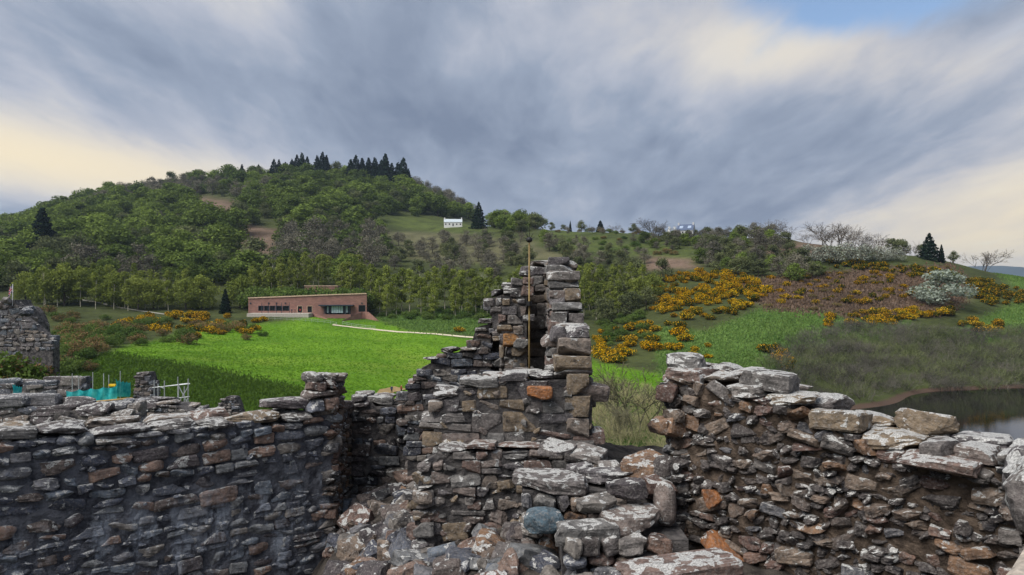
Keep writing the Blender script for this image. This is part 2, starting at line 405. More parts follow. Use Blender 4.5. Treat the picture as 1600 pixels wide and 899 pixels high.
def terrain():
    az = np.concatenate([np.linspace(-180, -48, 30)[:-1], np.linspace(-48, 48, 520), np.linspace(48, 180, 30)[1:]])
    ds = np.concatenate([np.linspace(0.5, 20, 10)[:-1], np.geomspace(20, 110, 70)[:-1], np.geomspace(110, 620, 330)[:-1], np.geomspace(620, 1800, 90)])
    A, D = np.meshgrid(np.radians(az), ds, indexing='ij')
    # keep rows at equal depth inside the field of view
    k = np.where(np.abs(A) < R(48), 1 / np.cos(A), 1 / math.cos(R(48)))
    x = np.sin(A) * D * k; y = np.cos(A) * D * k
    z = hgt(x, y)
    z[:, -1] = -6
    px, py = proj(x, y, z)
    vis = y > 45
    jx = vnoise(x, y, 0.22, 1.0) * 5; jy = vnoise(x, y, 0.25, 4.0) * 3.0
    W_ = np.zeros(x.shape + (4,)); B_ = np.zeros(x.shape + (4,)); B_[..., 3] = W_[..., 3] = 1
    for c, polys in enumerate((LAWN, BANK, SLOPE)):
        for p in polys: W_[..., c][inpoly(px + jx, py + jy * .6, p) & vis] = 1
    for c, polys in enumerate((BRACK, PAST, HEATH)):
        for p in polys: B_[..., c][inpoly(px + jx * 2, py + jy, p) & vis] = 1
    for arr in (W_, B_):
        for c in range(3):
            arr[..., c] = blur(blur(arr[..., c], 5, 0), 5, 1)
    na, nd = x.shape
    V = np.stack([x, y, z], -1).reshape(-1, 3)
    I = np.arange(na * nd).reshape(na, nd)
    a, b, c, d = I[:-1, :-1], I[1:, :-1], I[1:, 1:], I[:-1, 1:]
    Fq = np.stack([a, d, c, b], -1).reshape(-1, 4)
    m, t = new_mat('ground_cover')
    pos = t.n('ShaderNodeNewGeometry').outputs['Position']
    wa = t.n('ShaderNodeVertexColor', layer_name='zone_a').outputs[0]
    wb = t.n('ShaderNodeVertexColor', layer_name='zone_b').outputs[0]
    wa = t.n('ShaderNodeSeparateColor', {0: wa}).outputs
    wb = t.n('ShaderNodeSeparateColor', {0: wb}).outputs
    n1 = t.noise(pos, 0.06, 6.0, 0.6)
    n2 = t.noise(pos, 0.6, 6.0, 0.65)
    n3 = t.noise(pos, 3.5, 4.0, 0.7)
    nn = t.m('ADD', t.m('MULTIPLY', n1, 0.45), t.m('ADD', t.m('MULTIPLY', n2, 0.35), t.m('MULTIPLY', n3, 0.2)))
    f = t.sm(nn, 0.36, 0.64)
    K = 0.78
    wood = t.mix(f, rgb(56, 62, 40, K), rgb(84, 92, 54, K))
    lawn = t.mix(f, rgb(76, 118, 28, K), rgb(118, 156, 46, K))
    lawn = t.mix(t.m('MULTIPLY', t.sm(t.noise(pos, 0.022, 4.0, 0.55), 0.50, 0.62), 0.45), lawn, rgb(62, 98, 32, K))
    lawn = t.mix(t.m('MULTIPLY', t.sm(t.noise(pos, 0.035, 5.0, 0.6), 0.52, 0.68), 0.6), lawn, rgb(132, 152, 60, K))
    lawn = t.mix(t.m('MULTIPLY', t.sm(t.noise(pos, 0.11, 6.0, 0.65, 0.8), 0.56, 0.70), 0.5), lawn, rgb(110, 128, 58, K))
    bank = t.mix(f, rgb(52, 80, 28, K), rgb(80, 108, 38, K))  # rough bank grass, its green darkened further to carry the bank's shade
    slope = t.mix(f, rgb(66, 100, 44, K), rgb(112, 138, 70, K))
    brack = t.mix(f, rgb(86, 74, 62, K), rgb(132, 112, 98, K))
    past = t.mix(f, rgb(58, 66, 42, K), rgb(98, 110, 58, K))
    heath = t.mix(f, rgb(78, 78, 58, K), rgb(112, 110, 82, K))
    c_ = t.mix(wb[2], wood, heath)
    c_ = t.mix(wb[1], c_, past)
    c_ = t.mix(wb[0], c_, brack)
    c_ = t.mix(wa[2], c_, slope)
    c_ = t.mix(wa[1], c_, bank)
    c_ = t.mix(wa[0], c_, lawn)
    zz = t.n('ShaderNodeSeparateXYZ', {0: pos}).outputs[2]
    c_ = t.mix(t.sm(t.m('ADD', zz, t.m('MULTIPLY', n2, 0.6)), 1.15, 0.75), c_, rgb(92, 76, 66, K))
    finish(t, c_, 0.95, t.m('ADD', n2, t.m('MULTIPLY', n3, 0.6)), 0.7, 0.25, 0.05)
    me = np_mesh('ground', V, Fq, m, smooth=True)
    for nm, arr in (('zone_a', W_), ('zone_b', B_)):
        at = me.color_attributes.new(nm, 'FLOAT_COLOR', 'POINT')
        at.data.foreach_set('color', arr.reshape(-1).astype(np.float32))
    o = link('ground', me)
    tag(o, kind='structure', label='grassy castle mound, lawn and wooded hillside ground', cat='ground')
terrain()

# water
m, t = new_mat('loch_water')
pos = t.n('ShaderNodeNewGeometry').outputs['Position']
mp = t.n('ShaderNodeMapping', {'Vector': pos}); mp.inputs['Scale'].default_value = (0.5, 1.2, 1)
finish(t, (0.002, 0.0025, 0.003, 1), 0.03, t.noise(mp.outputs[0], 1.1, 4.0, 0.6), 0.10, 0.05, 0.32)
S = 30000
me = mesh('water', [(-S, -S, 0), (S, -S, 0), (S, S, 0), (-S, S, 0)], [(0, 1, 2, 3)], m)
tag(link('water', me), 'dark still loch water below the castle', 'water', kind='structure')

# far hills over the loch
def far_hills():
    m = mat_plain('far_hill_forest', rgb(44, 58, 62), 0.95, 0.3, 0.004)
    xs = np.linspace(-1500, 9000, 160)
    ts = np.linspace(0, 1, 10)
    Xg, T = np.meshgrid(xs, ts, indexing='ij')
    top = 225 + 50 * np.sin(Xg / 900.0) + 22 * np.sin(Xg / 310.0 + 1) + 9 * np.sin(Xg / 97.0)
    top = top * np.clip((Xg - 1200) / 1200, 0, 1) + 2
    prof = np.sin(T * math.pi) ** 0.8
    V = np.stack([Xg, 5200 + T * 2600 - 0.12 * Xg, top * prof - 2 + 8 * vnoise(Xg, T * 900, 0.02)], -1).reshape(-1, 3)
    I = np.arange(V.shape[0]).reshape(Xg.shape)
    Fq = np.stack([I[:-1, :-1], I[1:, :-1], I[1:, 1:], I[:-1, 1:]], -1).reshape(-1, 4)
    tag(link('hills', np_mesh('hills', V, Fq, m, smooth=True)), 'blue hills on the far side of the loch', 'hills', kind='structure')
far_hills()

# ------------------------------------------------------------------ stones
def grid_cube(n):
    idx = {}; V = []; Fc = []
    def vid(p):
        if p not in idx:
            idx[p] = len(V); V.append(p)
        return idx[p]
    for ax in range(3):
        for sg in (0, n):
            for i in range(n):
                for j in range(n):
                    q = []
                    for (di, dj) in ((0, 0), (1, 0), (1, 1), (0, 1)):
                        p = [0, 0, 0]; p[ax] = sg; p[(ax + 1) % 3] = i + di; p[(ax + 2) % 3] = j + dj
                        q.append(vid(tuple(p)))
                    Fc.append(q if sg else q[::-1])
    return np.array(V, float) / n - 0.5, Fc
GV, GF = grid_cube(7)
def stone_mesh(name, seed, mat_, kpow, cuts, amp, smooth=False):
    r = random.Random(seed)
    p = GV.copy()
    s = (np.abs(p) ** kpow).sum(1) ** (1 / kpow)
    p = p / s[:, None] * 0.5
    for _ in range(cuts):
        n = Vector((r.gauss(0, 1), r.gauss(0, 1), r.gauss(0, 1))).normalized()
        c = r.uniform(0.36, 0.50)
        d = p @ np.array(n)
        p -= np.outer(np.maximum(d - c, 0), np.array(n))
    off = Vector((r.uniform(0, 90), r.uniform(0, 90), r.uniform(0, 90)))
    for i in range(len(p)):
        q = Vector(p[i])
        f = noise.noise(q * 2.2 + off) * amp + noise.noise(q * 5.5 + off) * amp * 0.6 + noise.noise(q * 12 + off) * amp * 0.35
        p[i] += np.array(q.normalized()) * f
        p[i] += np.array(noise.noise_vector(q * 3.0 + off)) * amp * 0.35
    p -= (p.max(0) + p.min(0)) / 2
    p /= (p.max(0) - p.min(0))
    me = np_mesh(name, p, np.array(GF), mat_, smooth=smooth)
    return me
SHAPES = {'block': (9.0, 4, 0.045), 'slab': (14.0, 4, 0.04), 'ashlar': (16.0, 3, 0.022), 'rubble': (5.0, 9, 0.09), 'round': (2.6, 3, 0.05)}
LIB = {}
def stone(kind, mat_, r):
    key = (kind, mat_.name)
    if key not in LIB:
        LIB[key] = [stone_mesh('stone', 100 * i + hash_(kind), mat_, *SHAPES[kind]) for i in range(9)]
    return r.choice(LIB[key])
def hash_(s):
    return sum(ord(c) * (i + 3) for i, c in enumerate(s))

def add_stones(root, items, limit=295, name='stone'):
    """items: (mesh, matrix, size) -> the largest become parts, the rest one joined part"""
    items.sort(key=lambda q: -q[2])
    for me, M, s in items[:limit]:
        link(name, me, root, M)
    rest = items[limit:]
    if rest:
        Vs = []; Fs = []; b = 0
        for me, M, s in rest:
            co = np.empty(len(me.vertices) * 3, np.float32); me.vertices.foreach_get('co', co)
            co = co.reshape(-1, 3) @ np.array(M.to_3x3()).T + np.array(M.translation)
            Vs.append(co); Fs.append(np.array(GF) + b); b += len(co)
        o = link('small_stones', np_mesh('small_stones', np.concatenate(Vs), np.concatenate(Fs), rest[0][0].materials[0]), root)
        o['kind'] = 'stuff'
def SM(c, u, n, w, dp, h, r, jit=0.06):
    """stone matrix: local X along u, Y along -n (into the wall), Z up"""
    z = Vector((0, 0, 1))
    y = -n
    Rm = Matrix((u, y, z)).transposed().to_4x4()
    J = Euler((r.gauss(0, jit), r.gauss(0, jit), r.gauss(0, jit))).to_matrix().to_4x4()
    return Matrix.Translation(c) @ Rm @ J @ Matrix.Diagonal((w, dp, h, 1))
def interp(prof, s):
    return float(np.interp(s, [a for a, b in prof], [b for a, b in prof]))
def build_wall(name, label, p0, p1, prof, zstone, zcore, thick, mat_, mort, hs=(0.12, 0.24), asp=(1.2, 2.8), kinds=('block', 'block', 'rubble'),
               cope=None, cope_h=(0.07, 0.13), cope_w=(0.3, 0.7), proud=0.05, seed=1, jit=0.05, facing=None, ends=(), root=None, cat='wall', back=True, limit=295, cope_rows=2, special=None, core=-0.035, rough=0.022, flush=None, fillers=0):
    """a ruined wall: mortar core with an uneven top, courses of separate stones on its face, coping stones on top. prof: (s, zrel) heights relative to the eye"""
    r = random.Random(seed)
    p0 = Vector((*p0, 0)); p1 = Vector((*p1, 0))
    L = (p1 - p0).length
    u = (p1 - p0).normalized()
    n = Vector((u.y, -u.x, 0))
    ref = facing if facing is not None else -((p0 + p1) / 2)
    if n.dot(Vector(ref)) < 0: n = -n
    zb = EYE + zcore
    if root is None:
        root = empty(name, ((p0.x + p1.x) / 2, (p0.y + p1.y) / 2, zb))
        tag(root, label, cat)
    # core
    fine = EYE + zstone > zb + 3
    ns = max(4, int(L / (0.06 if fine else 0.2)))
    V = []; Fc = []
    zs0 = EYE + zstone - 0.2
    rows = 46 if fine else 16
    def bump(s_, z_):
        return (rough * 0.9 * noise.noise(Vector((s_ * 2.6, z_ * 3.4, seed))) + rough * 0.7 * noise.noise(Vector((s_ * 7, z_ * 8, seed))) + rough * 0.45 * noise.noise(Vector((s_ * 17, z_ * 18, seed))))
    for i in range(ns + 1):
        s = L * i / ns
        top = EYE + interp(prof, s) - 0.05 + 0.03 * noise.noise(Vector((s * 3, seed, 0)))
        base = p0 + u * s
        for j in range(rows):
            z = zb if j == 0 else min(zs0, top - .1) + (top - min(zs0, top - .1)) * (j - 1) / (rows - 2)
            p = base + n * (core + bump(s, z))
            V.append((p.x, p.y, z))
        p = base - n * (thick - 0.05)
        V.append((p.x, p.y, top - 0.02)); V.append((p.x, p.y, zb))
    k = rows + 2
    for i in range(ns):
        for j in range(k):
            a = i * k + j; b = i * k + (j + 1) % k
            Fc.append((a, a + k, b + k, b))
    Fc.append(list(range(k))); Fc.append([ns * k + j for j in range(k)][::-1])
    me = mesh('mortar_core', V, Fc, mort, smooth=False)
    link('mortar_core', me, root)
    items = []
    def face(pa, ua, na, La, topf, zlo):
        z = EYE + zlo
        zmax = EYE + max(topf(La * q / 40) for q in range(41))
        ci = 0
        while z < zmax:
            ch = r.uniform(*hs)
            s = -r.uniform(0, 0.2)
            while s < La:
                w = max(ch * r.uniform(*asp), 0.5 * hs[0])
                c = s + w / 2
                t_ = EYE + topf(min(max(c, 0), La))
                wob = 0.06 * noise.noise(Vector((c * 0.8, ci * 0.7, seed)))
                left = t_ - z - wob
                if left > max(.06, ch * .3) and -0.1 < c < La + 0.05:
                    hh = min(ch, left)
                    parts = [(z + wob + hh / 2, hh)]
                    if r.random() < 0.18 and hh > 0.15:
                        q = r.uniform(0.35, 0.65)
                        parts = [(z + wob + hh * q / 2, hh * q), (z + wob + hh * q + hh * (1 - q) / 2, hh * (1 - q))]
                    for zc, h_ in parts:
                        pr = r.uniform(-0.3, 1) * proud
                        if flush is not None and zc < EYE + flush: pr = r.uniform(-0.9, 0.15) * proud
                        dp = r.uniform(0.22, 0.30)
                        cc = pa + ua * c + na * (pr - dp / 2 + 0.012)
                        cc.z = zc
                        k_ = r.choice(kinds)
                        items.append((stone(k_, mat_, r), SM(cc, ua, na, w * r.uniform(0.98, 1.08), dp, h_ * r.uniform(0.96, 1.10), r, jit), w * h_))
                s += w
            z += ch
            ci += 1
    face(p0, u, n, L, lambda s: interp(prof, s) - (0.03 if cope else 0), zstone)
    if back:
        pass
    for _ in range(fillers):
        s_ = r.uniform(0, L); z_ = EYE + r.uniform(zstone, interp(prof, s_) - .1); w = r.uniform(.05, .14)
        cc = p0 + u * s_ + n * (core + r.uniform(-.03, .02)); cc.z = z_
        M_ = SM(cc, u, n, w, w, w * r.uniform(.4, .8), r, .5)
        items.append((stone('rubble', mat_, r), M_, w * w * .5))
    for e in ends:   # masonry on an end of the wall
        pe = p0 if e == 0 else p1
        ue = -n; ne = -u if e == 0 else u
        tz = interp(prof, 0 if e == 0 else L)
        face(pe, ue, ne, thick, lambda s: tz, zstone)
    if cope:
        rw = thick / cope_rows
        for row in range(cope_rows):
            s = -r.uniform(0, 0.25)
            while s < L:
                w = r.uniform(*cope_w)
                c = s + w / 2
                if s < -0.05: w += s + 0.03; s = -0.03
                if s + w > L + 0.04: w = L + 0.04 - s
                c = s + w / 2
                if w > 0.09:
                    h_ = r.uniform(*cope_h)
                    zt = min(interp(prof, max(0, s)), interp(prof, min(L, s + w)))
                    sl = (interp(prof, min(L, s + w)) - interp(prof, max(0, s)))
                    zt = interp(prof, min(max(c, 0), L)) if abs(sl) < 0.25 else zt
                    cc = p0 + u * c - n * (rw * (row + 0.5) + r.uniform(-0.05, 0.03))
                    cc.z = EYE + zt + h_ * r.uniform(-0.15, 0.35) + 0.02 * row
                    items.append((stone(r.choice(('slab', 'rubble', 'block', 'rubble')), cope, r), SM(cc, u, n, w * 1.03, rw * r.uniform(1.0, 1.25), h_ * 1.15, r, 0.05), 9 if row == 0 else 4))
                s += w
    if special:
        items += special
    add_stones(root, items, limit)
    return root
def one_stone(kind, mat_, lo_hi, seed, rz=0.0, tilt=(0, 0)):
    """stone of given centre and size"""
    (c, s) = lo_hi
    r = random.Random(seed)
    M = Matrix.Translation(Vector(c)) @ Euler((tilt[0], tilt[1], rz)).to_matrix().to_4x4() @ Matrix.Diagonal((*s, 1))
    return (stone(kind, mat_, r), M, 99)

# --- left wall of the tower
UL = Vector((0.773, 0.634, 0))
P0L = Vector((-6.26, 9.0, 0))
def pl(s): return (P0L.x + UL.x * s, P0L.y + UL.y * s)
build_wall('tower_wall', 'dark grey rubble wall with streaks of old whitewash and a squared end pillar', pl(-1.4), pl(4.41),
           [(0, -1.86), (1.4, -1.86), (2.4, -1.88), (2.45, -1.95), (4.6, -1.96), (4.7, -2.08), (4.85, -2.06), (5.40, -1.98), (5.9, -1.96)], -4.5, -13, 0.75, M_GREY, M_MORTS,
           hs=(0.11, 0.23), asp=(1.2, 2.9), kinds=('block', 'block', 'rubble', 'round'), cope=M_COPE2, cope_h=(0.09, 0.15), cope_w=(0.35, 0.8), seed=11, proud=0.04, flush=-2.75, fillers=60,
           special=[one_stone(k_, M_COPE2 if z_ > -1.6 else M_GREY, ((pl(q_)[0] - .2 * UL.y * o_, pl(q_)[1] + .2 * UL.x * o_, EYE + z_), (w_, .5, h_)), i_, R(39.4))
                    for i_, (k_, q_, o_, z_, w_, h_) in enumerate([('block', 4.09, .6, -1.86, .26, .20), ('block', 4.33, .6, -1.85, .26, .22), ('block', 4.20, .6, -1.70, .46, .15), ('block', 4.12, .6, -1.56, .24, .17),
                     ('rubble', 4.34, .6, -1.55, .24, .19), ('round', 4.10, .6, -1.42, .26, .17), ('rubble', 4.34, .65, -1.43, .28, .13), ('slab', 3.75, 1.6, -1.83, .75, .16)])])
# jamb of the broken opening beside it, and the wall across the recess
jx = pl(4.41)
build_wall('jamb_wall', 'narrow brown jamb at the broken end of the dark wall', (jx[0] + 0.02, jx[1] + 0.05), (jx[0] + 0.02, 13.0),
           [(0, -1.46), (0.55, -1.5), (0.62, -2.0), (1.3, -2.05)], -4.2, -13, 0.5, M_BROWN, M_MORTB, hs=(0.08, 0.16), asp=(1.0, 2.2), seed=12, facing=(1, 0, 0), proud=0.05, cope=M_COPE2, cope_rows=1)
build_wall('recess_wall', 'dark rubble wall at the back of the broken recess', (-2.84, 12.95), (-1.0, 12.95),  # darker stone mix with a heavier black crust
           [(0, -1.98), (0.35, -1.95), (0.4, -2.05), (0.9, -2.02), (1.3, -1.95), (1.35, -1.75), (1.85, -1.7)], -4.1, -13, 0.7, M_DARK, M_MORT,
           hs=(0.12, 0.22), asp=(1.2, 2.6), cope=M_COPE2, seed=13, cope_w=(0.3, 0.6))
# --- stair turret in the middle
tur = build_wall('stair_turret', 'tall broken stair turret of pinkish grey stone with stepped ragged top', (-1.02, 9.6), (1.045, 9.6),
           [(0, -1.46), (0.25, -1.38), (0.3, -1.28), (0.9, -1.24), (1.0, -1.18), (1.55, -1.16), (2.07, -1.14)], -2.4, -13, 0.55, M_BUFF, M_MORT,
           hs=(0.13, 0.27), asp=(1.2, 2.8), kinds=('ashlar', 'ashlar', 'block'), cope=M_COPE, cope_h=(0.08, 0.14), cope_w=(0.25, 0.55), seed=21, proud=0.016, jit=0.015, core=-0.014, rough=0.014, fillers=50,
           special=[one_stone('block', ORANGE, ((0.36, 9.58, EYE - 1.36), (0.34, 0.26, 0.17)), 3)] +
                   [one_stone('ashlar', M_BUFF, ((0.86 + 0.02 * (i % 2), 9.72, EYE - 1.26 - 0.29 * i), (0.40 if i % 2 else 0.30, 0.36, 0.28)), 30 + i) for i in range(4)] +
                   [one_stone('ashlar', M_BUFF, ((0.80, 9.80, EYE - 1.02), (0.50, 0.50, 0.25)), 36), one_stone('ashlar', M_BUFF, ((0.82, 9.84, EYE - 0.78), (0.44, 0.50, 0.24)), 37), one_stone('block', M_COPE2, ((0.88, 9.86, EYE - 0.59), (0.34, 0.5, 0.17)), 38),
                    one_stone('ashlar', M_BUFF, ((0.62, 9.95, EYE - 0.62), (0.22, 0.4, 0.2)), 39)])
add_stones(tur, [one_stone('ashlar', M_BUFF if z_ < .15 else M_COPE, ((x_, y_ + .16, EYE + z_), (w_, .34, h_)), 200 + i)
                 for i, (x_, y_, z_, w_, h_) in enumerate([(.68, 10.28, -.46, .26, .24), (.90, 10.3, -.47, .22, .22), (.78, 10.34, -.28, .44, .14), (.66, 10.62, -.14, .24, .2), (.88, 10.6, -.13, .24, .24),
                  (.78, 10.95, .03, .46, .14), (.68, 10.98, .15, .26, .14), (.90, 11.0, .15, .22, .18), (.76, 11.45, .28, .46, .15), (.74, 11.5, .41, .34, .14)])])
# lower, wider footing of the turret front
build_wall('turret_footing', 'wide rough stone footing bulging out below the pinkish turret', (-1.22, 9.25), (0.32, 9.25),
           [(0, -2.55), (0.12, -2.15), (0.3, -2.05), (1.55, -2.02)], -3.6, -13, 0.5, M_BUFF, M_MORT, hs=(0.11, 0.25), asp=(1.0, 2.4),
           kinds=('rubble', 'block', 'ashlar'), cope=M_COPE2, cope_rows=1, cope_h=(0.05, 0.09), seed=22, proud=0.05, jit=0.08, ends=(0,), core=-0.018, rough=0.04, fillers=60)
build_wall('turret', '', (0.56, 10.12), (0.56, 12.3),
           [(0, -0.62), (0.25, -0.58), (0.3, -0.32), (0.55, -0.28), (0.6, -0.10), (0.9, -0.02), (0.95, 0.18), (1.4, 0.22), (1.45, 0.36), (2.2, 0.38)], -1.9, -13, 0.46, M_BUFF, M_MORTB,
           hs=(0.06, 0.15), asp=(1.4, 3.0), kinds=('ashlar',), proud=0.02, core=-0.02, cope=M_COPE, cope_rows=1, cope_h=(0.09, 0.16), cope_w=(0.25, 0.5), seed=23, facing=(-1, 0, 0), root=tur, limit=240, ends=(0,))
build_wall('turret', '', (-0.13, 12.25), (0.90, 12.25),
           [(0, 0.0), (0.30, 0.12), (0.32, 0.24), (0.45, 0.26), (0.5, 0.38), (1.03, 0.40)], -2.2, -13, 0.6, M_BUFF, M_MORT,
           hs=(0.10, 0.24), asp=(1.2, 2.4), kinds=('ashlar', 'block'), proud=0.03, core=-0.025, cope=M_COPE, cope_rows=1, cope_h=(0.09, 0.15), seed=24, root=tur)
build_wall('turret', '', (-0.36, 12.9), (0.0, 12.9), [(0, -0.2), (0.36, -0.1)], -2.0, -13, 0.4, M_DARK, M_MORT, seed=25, root=tur)
# pier with a small ochre-linteled opening in front of the back wall
def pier():
    A = dict(hs=(0.09, 0.2), asp=(0.9, 1.8), kinds=('ashlar', 'block'), proud=0.02, core=-0.02, root=tur)
    build_wall('turret', '', (-0.31, 11.7), (-0.16, 11.7), [(0, -0.12), (0.15, -0.08)], -0.46, -0.46, 0.5, M_BUFF, M_MORT, seed=26, cope=M_COPE, cope_rows=1, cope_h=(.06, .1), cope_w=(.15, .3), **A)
    build_wall('turret', '', (-0.165, 11.7), (0.235, 11.7), [(0, -0.08), (0.16, -0.06), (0.18, 0.17), (0.40, 0.20)], -0.74, -0.74, 0.5, M_BUFF, M_MORT, seed=29, cope=M_COPE, cope_rows=1, cope_h=(.07, .12), cope_w=(.16, .3), **A)
    build_wall('turret', '', (0.05, 11.72), (0.235, 11.72), [(0, -0.74), (0.18, -0.74)], -2.0, -13, 0.45, M_BUFF, M_MORT, seed=27, ends=(1,), **A)
    it = [one_stone('ashlar', OCHRE, ((-0.02, 11.76, EYE - 0.85), (0.25, 0.30, 0.24)), 41)]
    it += [one_stone('ashlar', M_BUFF, ((-0.16, 11.82, EYE - 0.83 - .19 * i), (0.07 + .02 * (i % 2), 0.3, 0.19)), 42 + i) for i in range(5)]
    add_stones(tur, it)
pier()
build_wall('stepped_wall', 'dark wall stepping down to the left of the turret', (-1.75, 12.3), (-0.36, 12.3),  # same heavily crusted dark stone as the recess wall
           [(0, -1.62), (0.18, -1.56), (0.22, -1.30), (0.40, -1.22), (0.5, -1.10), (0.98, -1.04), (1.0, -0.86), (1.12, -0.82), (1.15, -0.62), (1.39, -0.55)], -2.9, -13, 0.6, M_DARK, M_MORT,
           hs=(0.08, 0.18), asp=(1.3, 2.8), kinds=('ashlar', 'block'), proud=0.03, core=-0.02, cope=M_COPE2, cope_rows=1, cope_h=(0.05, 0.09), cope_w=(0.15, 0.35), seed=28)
# --- right wall
build_wall('broken_wall', 'thick brown broken rubble wall with lichen crusted capstones above the water', (4.16, 5.86), (1.76, 8.26),
           [(0, -1.42), (0.55, -1.46), (0.8, -1.44), (1.5, -1.32), (1.9, -1.18), (2.3, -1.10), (2.75, -1.08), (2.8, -1.00), (3.4, -1.00)], -3.3, -13, 0.85, M_BROWN, M_MORTB,
           hs=(0.06, 0.17), asp=(0.9, 2.6), kinds=('rubble', 'rubble', 'block', 'slab'), cope=M_COPE, cope_h=(0.10, 0.18), cope_w=(0.25, 0.55), seed=31, proud=0.085, jit=0.22, ends=(1,), core=-0.025, rough=0.05, fillers=260,
           special=[one_stone('rubble', M_COPE, ((2.00, 8.42, EYE - 0.87), (0.48, 0.5, 0.26)), 51, R(-40)),
                    one_stone('slab', M_COPE, ((1.98, 8.42, EYE - 1.02), (0.56, 0.5, 0.12)), 59, R(-42)),
                    one_stone('slab', M_COPE, ((2.75, 7.75, EYE - 0.97), (0.55, 0.5, 0.2)), 52, R(-42), (0, R(4))),
                    one_stone('rubble', M_COPE, ((3.85, 6.85, EYE - 1.27), (0.55, 0.3, 0.24)), 55, R(-35), (R(-14), R(6))),
                    one_stone('slab', M_COPE, ((3.65, 6.28, EYE - 1.50), (0.62, 0.4, 0.13)), 54, R(-45)),
                    one_stone('block', ORANGE, ((2.12, 7.80, EYE - 2.22), (0.2, 0.3, 0.12)), 55, R(-45), (0, R(40))),
                    one_stone('slab', ORANGE, ((2.22, 7.68, EYE - 2.75), (0.5, 0.3, 0.13)), 56, R(-45), (0, R(35))),
                    one_stone('slab', M_BROWN, ((1.70, 8.22, EYE - 1.55), (0.28, 0.3, 0.2)), 57, R(-45)),
                    one_stone('round', M_BROWN, ((1.70, 8.20, EYE - 2.0), (0.3, 0.3, 0.26)), 58, R(-45))])
# near parapet at the camera's right hand
def parapet():
    root = empty('parapet', (2.5, 2.9, 15))
    tag(root, 'pale dressed parapet coping with rounded lichen stones on it', 'parapet')
    r = random.Random(5)
    it = [one_stone('block', PALEST, ((2.34, 2.86, EYE - 1.20), (1.9, 0.66, 0.17)), 61, R(44)),
          one_stone('round', M_COPE, ((2.50, 3.45, EYE - 1.0), (0.34, 0.40, 0.34)), 62, .4, (.1, .2)),
          one_stone('rubble', M_COPE, ((2.74, 3.80, EYE - 0.98), (0.34, 0.36, 0.30)), 63, .9),
          one_stone('rubble', M_COPE, ((2.76, 3.66, EYE - 0.77), (0.34, 0.30, 0.22)), 64, .2)]
    add_stones(root, it, name='coping_stone')
    mb = MB(); mb.box((2.75, 2.0, 13.5), (3.6, 3.5, EYE - 1.2)); mb.build('mortar_core', PALEST, root)
parapet()

# --- rubble floor of the tower
def fz(x, y):
    return EYE + np.interp(x, [-7, -3.2, -2.6, -1, 0, 0.7, 1.6, 4.5], [-5.2, -4.8, -3.95, -3.3, -2.95, -2.85, -2.8, -2.9]) + 0.10 * noise.noise(Vector((x * 1.6, y * 1.6, 3))) + 0.05 * noise.noise(Vector((x * 5, y * 5, 3))) + 0.12 * max(0, y - 9.8) * (1 if x < -1 else 0)
def rubble_floor():
    xs = np.linspace(-7, 4.0, 90); ys = np.linspace(2.5, 13.2, 88)
    V = [(x, y, fz(x, y)) for x in xs for y in ys]
    I = np.arange(len(V)).reshape(len(xs), len(ys))
    Fq = np.stack([I[:-1, :-1], I[1:, :-1], I[1:, 1:], I[:-1, 1:]], -1).reshape(-1, 4)
    tag(link('rubble_floor', np_mesh('rubble_floor', V, Fq, M_SOIL)), 'earthy rubble floor inside the ruined tower', 'floor', kind='structure')
    r = random.Random(77)
    k = 0
    while k < 240:
        d = r.uniform(6.6, 12.8)
        px = r.uniform(520, 1010); 
        x = (px - 800) / FPX * d
        if x > 0.4 and d > 7.3: continue
        if -1.25 < x < 1.0 and d > 9.1: continue
        if d > 9.5 and x < -2.75: continue
        z = fz(x, d)
        py = 449.5 + (EYE - z) / FPX * 0 + (EYE - z) * FPX / d
        if py > 960: continue
        s = r.uniform(0.13, 0.40)
        M = Matrix.Translation((x, d, z + s * 0.06)) @ Euler((r.gauss(0, .3), r.gauss(0, .3), r.uniform(0, 6.3))).to_matrix().to_4x4() @ Matrix.Diagonal((s * r.uniform(1, 1.6), s * r.uniform(.8, 1.2), s * r.uniform(.5, .95), 1))
        o = link('loose_stone', stone(r.choice(('rubble', 'rubble', 'block', 'slab')), r.choice((M_RUB, M_RUB, M_DARK, M_BROWN, M_RUB)), r), None, M)
        tag(o, 'loose fallen stone in the rubble at the foot of the turret', 'stone', 'loose stones on the rubble floor')
        k += 1
rubble_floor()

